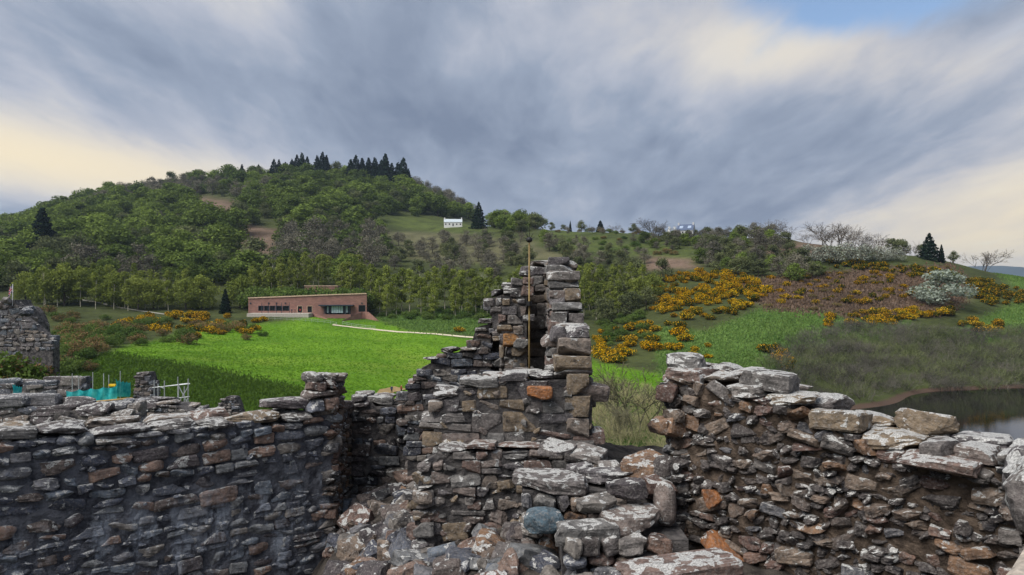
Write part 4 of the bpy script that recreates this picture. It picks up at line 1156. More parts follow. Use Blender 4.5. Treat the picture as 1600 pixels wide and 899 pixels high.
TWIG = mat_leaf('grey_brown_twigs', rgb(68, 68, 62), rgb(116, 112, 102), 0.1)
TWIGG = mat_leaf('olive_green_twigs', rgb(78, 88, 60), rgb(120, 126, 88), 0.1)

def leaf_quads(pts, nrm, size, r):
    """small bent quads at points, loosely facing nrm"""
    n = len(pts)
    a = r.normal(size=(n, 3)); b = nrm + 0.75 * a
    b /= np.linalg.norm(b, axis=1)[:, None] + 1e-9
    h = r.normal(size=(n, 3)); t1 = np.cross(b, h); t1 /= np.linalg.norm(t1, axis=1)[:, None] + 1e-9
    t2 = np.cross(b, t1)
    s = size * r.uniform(0.6, 1.4, (n, 1))
    V = np.stack([pts - t1 * s, pts - t2 * s * .7, pts + t1 * s, pts + t2 * s * .7], 1).reshape(-1, 3)
    return V, np.arange(4 * n).reshape(n, 4)
def lobes(r, n, rad, h0, h1, lr):
    out = []
    for i in range(n):
        t_ = r.uniform(0.0, 1.0)
        w = rad * (0.42 + 0.58 * math.sin(math.pi * (0.12 + 0.80 * t_) ** 0.85)) * (1.0 if t_ < .7 else 1 - (t_ - .7) * 1.6)
        a = 2.4 * i + r.uniform(-.5, .5); k = max(0.0, w - lr * .35) * r.uniform(0.25, 1) ** 0.6
        out.append((np.array([k * math.cos(a), k * math.sin(a), h0 + lr * .5 + (h1 - h0 - lr) * t_]), lr * r.uniform(0.7, 1.25)))
    return out
def tube_np(a, b, r0, r1, n=5):
    mb = MB(); mb.tube(a, b, r0, n, r1)
    return [tuple(v_) for v_ in mb.v], mb.f[:n]
def branches(r, h, rad, nb=7, trunk_r=.03, start=.35):
    V = []; Fc = []
    def add(a, b, r0, r1, n=5):
        v_, f_ = tube_np(a, b, r0, r1, n); k = len(V)
        V.extend(v_); Fc.extend([tuple(i + k for i in q) for q in f_])
    top = Vector((r.uniform(-.03, .03), r.uniform(-.03, .03), h * .92))
    mid = Vector((r.uniform(-.02, .02), r.uniform(-.02, .02), h * start))
    add(Vector((0, 0, -.06)), mid, trunk_r, trunk_r * .75); add(mid, top, trunk_r * .75, trunk_r * .15)
    for i in range(nb):
        q = r.uniform(0.05, .8); p = mid.lerp(top, q)
        a = r.uniform(0, 6.28); e = p + Vector((math.cos(a) * rad * .8, math.sin(a) * rad * .8, h * r.uniform(.1, .3))) * (1 - q * .4)
        add(p, e, trunk_r * .4, trunk_r * .1, 4)
    return V, Fc
def crown_np(seed, nl, rad, h0, h1, lr, nleaf, size, fill=0.15):
    r = np.random.default_rng(seed)
    lb = lobes(r, nl, rad, h0, h1, lr)
    pts = []; nr = []
    per = nleaf // nl
    for c, q in lb:
        d = r.normal(size=(per, 3)); d /= np.linalg.norm(d, axis=1)[:, None]
        rr = q * r.uniform(0.72, 1.08, (per, 1))
        rr = np.where(r.random((per, 1)) < fill, rr * .6, rr)
        pts.append(c + d * rr * np.array([1, 1, .85])); nr.append(d)
    return leaf_quads(np.concatenate(pts), np.concatenate(nr), size, r)
def conifer_np(seed, rad, h0, nleaf, size, power=1.0):
    r = np.random.default_rng(seed)
    z = h0 + (1 - h0) * (1 - np.sqrt(r.uniform(0, 1, nleaf)))
    w = rad * ((1 - z) / (1 - h0)) ** power + .012
    tier = 0.75 + 0.35 * np.abs(np.sin(z * 26 + r.uniform(0, 6)))
    a = r.uniform(0, 2 * math.pi, nleaf)
    lump = 1 + 0.22 * np.sin(a * 5 + z * 19)
    k = w * tier * lump * r.uniform(0.55, 1.0, nleaf) ** 0.5
    pts = np.stack([k * np.cos(a), k * np.sin(a), z - k * .25], 1)
    nr = np.stack([np.cos(a), np.sin(a), np.full(nleaf, .5)], 1)
    return leaf_quads(pts, nr, size, r)
def twigs_np(seed, n, spread, width, levels=3, droop=0.0, decay=.6):
    """a bare shrub: arching stems that fork into thin twigs, as crossed strips"""
    r = random.Random(seed)
    V = []; Fc = []
    def strip(a, b, w0, w1):
        d = (b - a).normalized()
        s = d.cross(Vector((r.gauss(0, 1), r.gauss(0, 1), r.gauss(0, 1)))).normalized()
        k = len(V)
        V.extend([a - s * w0, a + s * w0, b + s * w1, b - s * w1]); Fc.append((k, k + 1, k + 2, k + 3))
    def grow(p, d, ln, w, lv):
        e = p + d * ln
        strip(p, e, w, w * .65)
        if lv == 0: return
        for _ in range(r.choice((2, 3, 3))):
            nd = (d + Vector((r.gauss(0, .42), r.gauss(0, .42), r.gauss(0, .3) - droop))).normalized()
            grow(e, nd, ln * r.uniform(.55, .95), w * decay, lv - 1)
    for i in range(n):
        a = r.uniform(0, 6.28); k = spread * r.uniform(0, .5)
        d = Vector((math.cos(a) * spread * r.uniform(.3, 1.3), math.sin(a) * spread * r.uniform(.3, 1.3), 1)).normalized()
        grow(Vector((k * math.cos(a), k * math.sin(a), -.05)), d, r.uniform(.24, .36), width, levels)
    return np.array([tuple(v_) for v_ in V]), np.array(Fc)
def join(parts):
    V = []; Fq = []; mi = []; b = 0
    for k, (v_, f_) in enumerate(parts):
        v_ = np.asarray(v_); f_ = np.asarray(f_)
        V.append(v_); Fq.append(f_ + b); mi += [k] * len(f_); b += len(v_)
    return np.concatenate(V), np.concatenate(Fq), mi
def single(name, seed, crown, leafm, barkm, trunk=(.45, 6, .028, .3)):
    tv, tf = branches(random.Random(seed), 1.0 * .8, trunk[0] * .7, trunk[1], trunk[2], trunk[3])
    V, Fq, mi = join([crown, (tv, tf)])
    return np_mesh(name, V, Fq, [leafm, barkm], mi)

HILLT = [single('broadleaf_tree', s, crown_np(s, 20, .40, .10, 1.0, .19, 2400, .030), L_GREEN, BARK) for s in range(6)]
OLIVT = [single('budding_tree', 40 + s, crown_np(40 + s, 22, .37, .10, 1.0, .16, 2000, .026, .4), L_OLIVE, BARK) for s in range(4)]
GREYT = [single('bare_tree', 60 + s, crown_np(60 + s, 22, .37, .14, 1.0, .16, 1500, .021, .5), L_GREY, BARK, (.5, 12, .026, .3)) for s in range(4)]
CONT = [single('conifer_tree', 80 + s, conifer_np(80 + s, .17 + .02 * s, .05, 2400, .026, .85), L_DARK, BARK, (.1, 2, .02, .3)) for s in range(4)]
BARETW = mat_leaf('bare_branch_brown', rgb(70, 64, 58), rgb(104, 96, 88), 0.05)
BARET = [np_mesh('bare_tree', *twigs_np(700 + i, 7, .5, .016, 5, 0, .7), BARETW) for i in range(4)]
for _m in BARET:
    _c = np.empty(len(_m.vertices) * 3, np.float32); _m.vertices.foreach_get('co', _c); _c = _c.reshape(-1, 3); _c *= 1.0 / _c[:, 2].max(); _m.vertices.foreach_set('co', _c.ravel()); _m.update()
def put(me, x, y, s, name, label, cat, group, sxy=1.0, dz=-0.1):
    M = Matrix.Translation((x, y, gh(x, y) + dz * s * .2)) @ Matrix.Rotation(rng.uniform(0, 6.28), 4, 'Z') @ Matrix.Diagonal((s * sxy, s * sxy, s, 1))
    o = link(name, me, None, M)
    return tag(o, label, cat, group)
def place_px(n, polys, dlo, dhi, mind, seed, taken=None, avoid=(), wts=None, base_py=0):
    """random ground points whose sight line falls in image-region polygons: gives world points spread evenly over the ground"""
    r = np.random.default_rng(seed)
    out = []
    cell = {}
    tries = 0
    while len(out) < n and tries < 60:
        tries += 1
        N = 6000
        d = np.sqrt(r.uniform(dlo * dlo, dhi * dhi, N)); px = r.uniform(-40, 1640, N)
        x = (px - 800) / FPX * d
        z = hgt(x, d)
        qx, qy = proj(x, d, z)
        ok = np.zeros(N, bool)
        for p in polys: ok |= inpoly(qx, qy, p)
        for p in avoid: ok &= ~inpoly(qx, qy, p)
        for i in np.nonzero(ok)[0]:
            c = (int(x[i] // mind), int(d[i] // mind))
            bad = False
            for a in (-1, 0, 1):
                for b in (-1, 0, 1):
                    for (u, v_) in cell.get((c[0] + a, c[1] + b), ()):
                        if (u - x[i]) ** 2 + (v_ - d[i]) ** 2 < mind * mind: bad = True
            if not bad:
                cell.setdefault(c, []).append((x[i], d[i])); out.append((x[i], d[i]))
                if len(out) >= n: break
    return out
CLEAR = [[(285, 303), (385, 313), (385, 350), (300, 345)], [(372, 348), (440, 358), (432, 412), (374, 408)], [(590, 336), (690, 345), (690, 388), (600, 380)]] + BRACK + PAST + HEATH + [[(690, 350), (760, 350), (760, 372), (690, 372)]]
WOOD = [[(-40, 360), (100, 335), (200, 300), (320, 280), (480, 268), (560, 268), (660, 285), (760, 318), (820, 350), (800, 352), (700, 340), (590, 335), (600, 400), (560, 450), (-40, 460)]]
wood_pts = place_px(600, WOOD, 300, 880, 12.5, 1, avoid=CLEAR)
wood_pts.sort(key=lambda q: q[1])
kinds = {'g': 0, 'o': 0, 'b': 0}
stuff_tr = []
for (x, y) in wood_pts:
    px = 800 + FPX * x / y
    u_ = rng.random(); nn = float(vnoise(np.array([x]), np.array([y]), 0.016, 3.0)[0])
    bare = nn > 0.25 or (px > 430 and y < 480 and u_ < .65)
    s = rng.uniform(12, 22)
    if bare and kinds['b'] < 170:
        kinds['b'] += 1
        put(rng.choice(GREYT), x, y, s * .9, 'bare_tree', 'leafless grey brown tree in the hillside wood', 'tree', 'bare trees in the hillside wood', rng.uniform(1.0, 1.3))
    elif u_ < .25 and kinds['o'] < 140:
        kinds['o'] += 1
        put(rng.choice(OLIVT), x, y, s * .95, 'budding_tree', 'olive budding tree among the green trees of the hillside wood', 'tree', 'budding trees in the hillside wood', rng.uniform(1.0, 1.35))
    elif kinds['g'] < 298:
        kinds['g'] += 1
        put(rng.choice(HILLT), x, y, s, 'broadleaf_tree', 'full green broadleaf tree in the hillside wood', 'tree', 'green broadleaf trees in the hillside wood', rng.uniform(1.1, 1.85))
    else:
        stuff_tr.append((x, y, s))
# the wood behind and between them, one mass
def wood_mass():
    pts = place_px(520, WOOD, 380, 920, 9.0, 2, avoid=CLEAR)
    V = []; Fq = []; b = 0
    r = np.random.default_rng(3)
    proto = [crown_np(900 + i, 12, .46, .0, .95, .22, 520, .055) for i in range(5)]
    for (x, y) in pts + [(a, c) for a, c, e in stuff_tr]:
        v_, f_ = proto[r.integers(5)]
        s = r.uniform(8, 12.5); a = r.uniform(0, 6.28); ca, sa = math.cos(a), math.sin(a)
        q = v_ * np.array([s * 1.35, s * 1.35, s])
        q = np.stack([q[:, 0] * ca - q[:, 1] * sa + x, q[:, 0] * sa + q[:, 1] * ca + y, q[:, 2] + gh(x, y)], 1)
        V.append(q); Fq.append(f_ + b); b += len(q)
    o = link('wood', np_mesh('wood', np.concatenate(V), np.concatenate(Fq), L_GREEN))
    tag(o, 'dense green wood covering the hill behind the nearer trees', 'wood', kind='stuff')
wood_mass()
# conifers: (px, base py, depth, height)
CON = [(338, 272, 850, 11), (346, 272, 850, 10), (354, 272, 845, 12), (365, 272, 850, 12), (378, 272, 845, 15), (388, 273, 845, 12), (404, 274, 840, 15),
       (428, 280, 830, 18), (436, 280, 835, 20), (446, 279, 830, 16), (456, 278, 840, 20), (464, 277, 845, 21), (472, 277, 845, 21), (480, 279, 840, 20), (496, 280, 830, 20), (504, 284, 825, 26), (510, 286, 820, 22), (525, 268, 860, 13),
       (548, 296, 800, 22), (556, 298, 795, 24), (566, 298, 795, 26), (576, 299, 790, 25), (586, 299, 790, 24), (596, 300, 785, 26), (602, 300, 785, 30), (612, 300, 785, 26), (622, 300, 780, 26), (630, 300, 780, 28), (638, 301, 775, 24),
       (66, 400, 440, 34), (18, 412, 400, 19), (748, 362, 575, 21), (352, 486, 285, 10), (822, 345, 600, 11), (891, 352, 525, 8), (1452, 408, 352, 13), (1471, 408, 352, 9), (938, 356, 505, 8.5), (1048, 362, 500, 5)]
for i, (px, py, d, h) in enumerate(CON):
    x = (px - 800) / FPX * d
    lab, grp = 'dark conifer in the clump along the hill top', 'conifers on the hill top'
    wide = 1.15
    if i >= 29:
        lab = ['tall dark conifer towering over the low left wood', 'short dark rounded conifer at the edge of the low wood', 'dark conifer beside the long white cottage', 'small dark spruce by the visitor building', 'dark conifer where the wooded hill meets the ridge', 'thin ragged conifer alone on the ridge pasture', 'dark pointed conifer at the end of the blossoming thicket', 'thin open conifer next to the pointed one by the blossoming thicket', 'clipped dark beehive shaped evergreen on the ridge', 'little conifer beside the small outhouse'][i - 29]
        grp = None
        wide = [1.5, 1.6, 1.25, 1.2, 1.1, .7, 1.6, 1.0, 1.9, 1.0][i - 29]
    if i < 29: h *= 1.22 + .28 * ((i * 7) % 5) / 5; wide = 1.25
    put(CONT[i % 4], x, d, h, 'conifer_tree', lab, 'tree', grp, wide)
# birch belt along the foot of the wood
BIR = []
for s in range(6):
    tv, tf = branches(random.Random(300 + s), .95, .13, 9, .011, .45)
    tm = np_mesh('trunk', tv, tf, BIRCHB)
    cv, cf = crown_np(300 + s, 26, .15, .20, 1.0, .08, 1700, .017, .5)
    BIR.append((tm, np_mesh('crown', cv, cf, L_BIRCH)))
def tree2(pair, x, y, s, name, label, group, sxy=1.0):
    root = empty(name, (x, y, gh(x, y)))
    root.rotation_euler = (0, 0, rng.uniform(0, 6.28)); root.scale = (s * sxy, s * sxy, s)
    tag(root, label, 'tree', group)
    for nm, me in zip(('trunk', 'crown'), pair):
        o = bpy.data.objects.new(nm, me); COL.objects.link(o); o.parent = root
    return root
BELT = [[(60, 470), (180, 462), (390, 470), (388, 455), (470, 440), (575, 440), (580, 480), (600, 492), (760, 482), (800, 470), (1000, 455), (1010, 500), (930, 520), (760, 500), (600, 495), (580, 495), (575, 462), (390, 468), (250, 488), (60, 486)]]
bp = place_px(150, BELT, 275, 400, 4.2, 8)
for (x, y) in bp:
    tree2(rng.choice(BIR), x, y, rng.uniform(11, 16), 'birch_tree', 'slender birch with pale trunk in the bright belt below the wood', 'birches at the foot of the wood', rng.uniform(.9, 1.3))
# taller row right behind the visitor building
for px, d, h in [(410, 312, 15), (425, 318, 17), (440, 316, 16), (396, 310, 14), (535, 322, 16), (548, 318, 17), (562, 320, 16), (580, 312, 17), (592, 306, 16), (604, 300, 18), (616, 298, 16), (628, 300, 18), (640, 296, 17), (655, 300, 18), (668, 296, 16), (680, 300, 17), (695, 298, 18), (708, 300, 16), (722, 296, 17), (738, 300, 17), (752, 296, 17), (765, 300, 17), (905, 300, 18), (925, 304, 19), (940, 300, 18), (960, 306, 17), (985, 310, 16)]:
    tree2(rng.choice(BIR), (px - 800) / FPX * d, d, h, 'birch_tree', 'slender birch with pale trunk in the bright belt below the wood', 'birches at the foot of the wood', 1.1)
# rounder spring-green trees low on the left
LIME = [(single('spring_green_tree', 350 + s, crown_np(350 + s, 22, .42, .06, 1.0, .18, 3000, .024, .3), L_BIRCH, BARK)) for s in range(3)]
for i, (px, d, h) in enumerate([(70, 290, 15), (100, 285, 16), (125, 292, 14), (40, 300, 12), (150, 300, 12), (215, 285, 13), (180, 290, 14), (240, 290, 12), (290, 292, 13), (315, 295, 14), (375, 300, 14)]):
    put(LIME[i % 3], (px - 800) / FPX * d, d, h, 'spring_green_tree', 'rounded yellow green tree at the foot of the hill near the road', 'tree', 'spring green trees by the road', 1.1)
# scattered trees and hedges on the ridge and slopes to the right
def crest(px):
    """depth and image height of the skyline in a direction"""
    d = np.linspace(280, 700, 300); x = (px - 800) / FPX * d
    q = (hgt(x, d) - EYE) / d; i = int(np.argmax(q))
    return float(d[i]), 449.5 - FPX * float(q[i])
RIDGE = [(772, 365, 9, 'o'), (790, 372, 9, 'g'), (812, 376, 8, 'b'), (760, 378, 8, 'g'), (840, 340, 12, 'b'), (810, 340, 11, 'o'), (790, 338, 12, 'o'), (908, 364, 8, 'o'), (875, 390, 9, 'b'), (850, 375, 8, 'g'), (962, 358, 7, 'b'), (990, 362, 7, 'o'),
         (1024, 364, 11, 'b'), (1208, 365, 10, 'b'), (1152, 364, 4, 'b'), (1308, 378, 14, 'b'), (1285, 375, 10, 'b'), (1262, 372, 8, 'b'), (1340, 380, 10, 'b'), (1365, 386, 9, 'b'), (1395, 395, 9, 'o'), (1412, 398, 8, 'o'), (1428, 398, 8, 'b'), (1490, 410, 6, 'o'), (1535, 422, 10, 'b'), (1180, 366, 5, 'o'), (1232, 368, 7, 'b'), (1322, 378, 12, 'b'), (1296, 376, 12, 'b'), (1378, 390, 9, 'b'), (1404, 396, 9, 'o'), (1440, 400, 7, 'o'), (1040, 364, 7, 'b'), (1088, 366, 5, 'o'), (1110, 366, 5, 'b'), (1000, 360, 6, 'b'), (925, 358, 5, 'b'), (880, 352, 5, 'o'), (862, 350, 6, 'o')]
for px, py, h, k in RIDGE:
    cd_, cpy = crest(px)
    d = cd_ - 2 if py < cpy + 12 else min(onground(px, py + 3, 200, 640).y, cd_ - 2)
    x = (px - 800) / FPX * d
    if k == 'b':
        put(rng.choice(BARET), x, d, h * 1.1, 'bare_tree', 'leafless tree with rounded crown standing on the ridge skyline', 'tree', 'bare trees on the ridge skyline', 1.2)
    elif k == 'o':
        put(rng.choice(OLIVT), x, d, h, 'budding_tree', 'small olive budding tree on the ridge', 'tree', 'budding trees on the ridge', 1.2)
    else:
        put(rng.choice(HILLT), x, d, h, 'broadleaf_tree', 'small green tree on the slope below the ridge pasture', 'tree', 'green trees below the ridge pasture', 1.2)
HEDGE = [[(1000, 372), (1080, 376), (1200, 370), (1240, 395), (1180, 425), (1100, 425), (1080, 392), (1010, 390)], [(1110, 400), (1240, 392), (1300, 430), (1230, 445), (1120, 425)]]
for (x, y) in place_px(75, HEDGE, 270, 470, 6.5, 12):
    u_ = rng.random()
    if u_ < .5: put(rng.choice(GREYT), x, y, rng.uniform(7, 11), 'bare_tree', 'dusky bare tree in the thicket above the gorse', 'tree', 'bare trees in the thicket above the gorse', 1.3)
    elif u_ < .8: put(rng.choice(OLIVT), x, y, rng.uniform(6, 10), 'budding_tree', 'olive tree in the thicket above the gorse', 'tree', 'olive trees in the thicket above the gorse', 1.3)
    else: put(rng.choice(HILLT), x, y, rng.uniform(6, 8), 'broadleaf_tree', 'green tree in the thicket above the gorse', 'tree', 'green trees in the thicket above the gorse', 1.3)
# bare shrubby trees on the mid heath
for (x, y) in place_px(70, [[(590, 372), (700, 375), (900, 395), (1020, 410), (1000, 450), (800, 450), (600, 440)]], 300, 520, 7.5, 14):
    u_ = rng.random()
    if u_ < .6: put(rng.choice(GREYT), x, y, rng.uniform(7, 11), 'bare_tree', 'hazy bare tree on the brown slope above the birches', 'tree', 'bare trees on the brown slope', 1.3)
    else: put(rng.choice(OLIVT), x, y, rng.uniform(7, 11), 'budding_tree', 'olive tree on the brown slope above the birches', 'tree', 'olive trees on the brown slope', 1.25)
# green mixed trees right of the turret at the belt's end
for i, (px, d, h) in enumerate([(965, 285, 13), (1000, 290, 12), (1020, 300, 11), (985, 270, 11), (945, 268, 11), (1010, 275, 9), (1035, 330, 11), (1000, 330, 13), (960, 320, 14)]):
    put(rng.choice(OLIVT + LIME), (px - 800) / FPX * d, d, h, 'willow_tree', 'soft grey green tree beside the gorse slope', 'tree', 'grey green trees by the gorse', 1.15)

# bushes
def bush_mesh(name, seed, mats, counts, rad=.55, lr=.24, nl=12, size=.05, h1=.62):
    parts = []
    for k, c_ in enumerate(counts):
        v_, f_ = crown_np(seed, nl, rad, .05, h1, lr * (1.06 if k else 1.0), c_, size * (.8 if k else 1))
        parts.append((v_, f_))
    V, Fq, mi = join(parts)
    return np_mesh(name, V, Fq, mats, mi)
GORSE = [bush_mesh('gorse_bush', 400 + s, [L_GORSEG, L_GORSE], [950, 850], size=.045) for s in range(5)]
GORSE2 = [bush_mesh('gorse_bush', 420 + s, [L_GORSEG, L_GORSE], [1100, 320], size=.05) for s in range(3)]
GP = [([[(1020, 430), (1090, 422), (1180, 432), (1210, 455), (1170, 480), (1120, 510), (1020, 490)]], 165, 2.3, 240, 340, 'bright yellow gorse bush on the slope right of the turret', 'gorse on the slope'),
      ([[(935, 520), (1000, 495), (1040, 500), (1120, 550), (1115, 565), (1000, 545), (985, 570), (930, 566)]], 42, 2.2, 150, 250, 'yellow gorse bush straggling down towards the lawn', 'gorse above the lawn'),
      ([[(1190, 548), (1230, 542), (1236, 580), (1215, 586)]], 9, 2.0, 150, 250, 'yellow gorse bush alone on the lower green slope', 'gorse low on the slope'),
      ([[(1280, 497), (1400, 488), (1480, 480), (1490, 495), (1380, 510), (1290, 512)]], 34, 2.4, 200, 330, 'yellow gorse bush along the foot of the bracken', 'gorse below the bracken'),
      ([[(1290, 408), (1480, 425), (1600, 455), (1610, 475), (1530, 478), (1500, 440), (1300, 420)]], 90, 2.6, 240, 370, 'yellow gorse bush along the top of the bracken slope', 'gorse above the bracken'),
      ([[(1200, 428), (1440, 424), (1440, 470), (1220, 482)]], 62, 3.4, 240, 350, 'small gorse bush dotted about the brown bracken', 'gorse in the bracken'),
      ([[(1500, 500), (1565, 505), (1560, 522), (1500, 520)]], 9, 2.4, 200, 300, 'gorse bush above the shore thicket', 'gorse above the shore'),
      ([[(180, 500), (280, 490), (415, 502), (415, 524), (300, 530), (185, 515)]], 46, 2.2, 200, 275, 'yellow gorse bush in the thick row at the lawn edge', 'gorse at the lawn edge')]
gorse = []
for polys, n, mind, dlo, dhi, lab, grp in GP:
    for (x, y) in place_px(n, polys, dlo, dhi, mind, 500 + n):
        s = rng.uniform(2.0, 4.2) * (1.0 if n != 62 else .8)
        gorse.append((s / y, rng.choice(GORSE if rng.random() < .72 and 'along the top' not in lab else GORSE2), x, y, s, lab, grp, rng.uniform(1.0, 1.3)))
gorse.sort(key=lambda q: -q[0])
for _, me, x, y, s, lab, grp, k in gorse[:290]:
    put(me, x, y, s, 'gorse_bush', lab, 'bush', grp, k)
def gorse_rest():
    V = []; Fq = []; mi = []; b = 0
    for _, me, x, y, s, lab, grp, k in gorse[290:]:
        co = np.empty(len(me.vertices) * 3, np.float32); me.vertices.foreach_get('co', co)
        ix = np.empty(len(me.polygons), np.int32); me.polygons.foreach_get('material_index', ix)
        V.append(co.reshape(-1, 3) * np.array([s * k, s * k, s]) + np.array([x, y, gh(x, y) - .05]))
        Fq.append(np.arange(len(co) // 3).reshape(-1, 4) + b); mi.append(ix); b += len(co) // 3
    o = link('gorse_thicket', np_mesh('gorse_thicket', np.concatenate(V), np.concatenate(Fq), [L_GORSEG, L_GORSE], np.concatenate(mi)))
    tag(o, 'smaller gorse filling the gaps on the far slope', 'gorse', kind='stuff')
gorse_rest()
p = onground(717, 519, 150); put(GORSE[0], p.x, p.y, 2.6, 'gorse_bush', 'single gorse bush just above the gravel path', 'bush', None, 1.5)
BLOS = [bush_mesh('blackthorn_bush', 450 + s, [L_BLOS, L_OLIVE], [2600, 900], rad=.5, lr=.2, nl=20, size=.024, h1=.85) for s in range(2)]
p = onground(1472, 478, 200); put(BLOS[0], p.x, p.y, 15.5, 'blackthorn_bush', 'big rounded blackthorn bush in white blossom on the bracken slope', 'bush', None, 1.5)
GBL = [bush_mesh('blackthorn_bush', 460 + s, [L_BLOS, L_GREY], [900, 1700], rad=.5, lr=.2, nl=18, size=.026, h1=.85) for s in range(2)]
for i, (px, py, s) in enumerate([(1262, 408, 9), (1290, 412, 10), (1322, 412, 11), (1350, 410, 10), (1375, 408, 8), (1400, 408, 7)]):
    p = onground(px, py, 220); put(GBL[i % 2], p.x, p.y, s, 'blackthorn_bush', 'silvery grey blackthorn in the long thicket above the bracken', 'bush', 'blackthorn thicket above the bracken', 1.4)
# shore thicket: bare twiggy shrubs
TW = [np_mesh('bare_shrub', *twigs_np(500 + s, 26, .75, .011, 3), TWIG) for s in range(4)] + [np_mesh('bare_shrub', *twigs_np(520 + s, 26, .75, .011, 3), TWIGG) for s in range(2)]
for (x, y) in place_px(290, [[(1215, 600), (1190, 575), (1260, 530), (1330, 512), (1440, 515), (1500, 522), (1640, 520), (1640, 610), (1450, 613), (1400, 612), (1320, 634), (1240, 640)]], 140, 260, 2.2, 15):
    put(rng.choice(TW), x, y, rng.uniform(2.8, 5.2), 'bare_shrub', 'leafless grey twiggy shrub in the thicket along the shore', 'shrub', 'bare shrubs along the shore', 1.15)
for (x, y) in place_px(26, [[(1500, 560), (1640, 520), (1640, 602), (1480, 600)]], 170, 250, 4, 16):
    put(rng.choice(TW[4:]), x, y, rng.uniform(2.6, 4.4), 'budding_shrub', 'greenish budding shrub at the water edge', 'shrub', 'budding shrubs at the water edge', 1.1)
TWP = [np_mesh('bare_shrub', *twigs_np(540 + s, 22, .7, .009, 3, 0, .75), mat_leaf('pale_dry_twigs', rgb(120, 118, 84), rgb(168, 160, 122), 0.2)) for s in range(3)]
# scrub below the turret, between it and the right wall
for (x, y) in place_px(55, [[(925, 560), (1060, 570), (1060, 780), (925, 780)]], 38, 150, 2.0, 17):
    put(rng.choice(TWP), x, y, rng.uniform(2.2, 4.2), 'sapling_scrub', 'thin leafless sapling in the scrub below the turret', 'shrub', 'sapling scrub below the turret', .9)
# bushes around the gatehouse
RUST = [bush_mesh('brown_bush', 470 + s, [L_RUST, L_BUSH], [900, 500], size=.035) for s in range(3)]
GRB = [bush_mesh('green_bush', 480 + s, [L_BUSH], [1500], size=.035) for s in range(3)]
for (x, y) in place_px(36, [[(60, 500), (190, 530), (150, 580), (90, 590), (60, 560)]], 88, 200, 3.2, 18):
    if rng.random() < .5: put(rng.choice(RUST), x, y, rng.uniform(3, 5.5), 'brown_bush', 'rusty brown bush behind the gatehouse ruin', 'bush', 'brown bushes behind the gatehouse', 1.0)
    else: put(rng.choice(GRB), x, y, rng.uniform(3, 5.5), 'green_bush', 'green bush behind the gatehouse ruin', 'bush', 'green bushes behind the gatehouse', 1.0)
for (x, y) in place_px(50, [[(60, 490), (180, 500), (420, 515), (420, 530), (190, 545), (100, 560)]], 180, 275, 4.0, 19):
    put(rng.choice(GRB + RUST), x, y, rng.uniform(2.5, 5), 'hedge_bush', 'mixed low bush in the scrub behind the lawn', 'bush', 'low bushes behind the lawn', 1.2)
for (x, y) in place_px(60, [[(590, 492), (765, 478), (765, 500), (600, 500)], [(935, 500), (1010, 490), (1010, 530), (935, 545)]], 220, 320, 3.0, 20):
    put(rng.choice(GRB), x, y, rng.uniform(2, 4), 'undergrowth_bush', 'green undergrowth bush at the foot of the birches', 'bush', 'undergrowth below the birches', 1.3)

# ------------------------------------------------------------------ people
def person(p, cloth, legs, label, turn=0.0, h=1.72):
    """standing figure, one closed lofted body with arms at its sides"""
    skin = mat_plain('skin', rgb(200, 160, 135), 0.7)
    root = empty('person', p); root.rotation_euler = (0, 0, turn); tag(root, label, 'person')
    me = bpy.data.meshes.new('body')
    J = [(0, 0, .93), (0, 0, 1.15), (0, 0, 1.42), (0, 0, 1.50), (0, -.01, 1.62), (0, 0, 1.70),
         (.18, 0, 1.40), (.24, 0, 1.13), (.25, -.04, .88), (-.18, 0, 1.40), (-.24, 0, 1.13), (-.25, -.05, .88),
         (.09, 0, .86), (.10, -.02, .48), (.10, .0, .08), (.10, -.12, .03), (-.09, 0, .86), (-.10, .02, .48), (-.10, .06, .08), (-.10, -.06, .03)]
    E = [(0, 1), (1, 2), (2, 3), (3, 4), (4, 5), (2, 6), (6, 7), (7, 8), (2, 9), (9, 10), (10, 11), (0, 12), (12, 13), (13, 14), (14, 15), (0, 16), (16, 17), (17, 18), (18, 19)]
    rad = [.16, .15, .16, .055, .10, .08, .07, .05, .04, .07, .05, .04, .10, .07, .05, .04, .10, .07, .05, .04]
    me.from_pydata([(a * h / 1.72, b * h / 1.72, c_ * h / 1.72) for a, b, c_ in J], E, [])
    o = bpy.data.objects.new('body', me); COL.objects.link(o)
    md = o.modifiers.new('skin', 'SKIN'); 
    for v_, q in zip(me.skin_vertices[0].data, rad): v_.radius = (q, q * .85)
    me.skin_vertices[0].data[0].use_root = True
    sb = o.modifiers.new('sub', 'SUBSURF'); sb.levels = sb.render_levels = 1
    dg = bpy.context.evaluated_depsgraph_get(); dg.update()
    m2 = bpy.data.meshes.new_from_object(o.evaluated_get(dg))
    bpy.data.objects.remove(o)
    m2.materials.clear()
    for q in (cloth, legs, skin, mat_plain('dark_hair', rgb(50, 40, 34))): m2.materials.append(q)
    for f in m2.polygons:
        z = f.center.z / h * 1.72
        f.material_index = 1 if z < .92 and abs(f.center.x) < .2 else (2 if z < .9 or 1.5 < z <= 1.66 else (3 if z > 1.66 else 0))
        f.use_smooth = True
    b = bpy.data.objects.new('body', m2); COL.objects.link(b); b.parent = root
    return root
navy = mat_plain('navy_jacket', rgb(44, 62, 84)); rust = mat_plain('rust_jacket', rgb(120, 62, 44)); drk = mat_plain('dark_trousers', rgb(34, 34, 40)); red = mat_plain('red_jacket', rgb(150, 44, 44))
for px, py, cl, lab, tn in ((612, 617, navy, 'visitor in a dark blue jacket standing on the worn path', .4), (627, 616, rust, 'visitor in a rust brown jacket standing near the worn path', 2.6)):
    p = onground(px, py, 90); p.z = gh(p.x, p.y) + .12
    person(p, cl, drk, lab, tn)
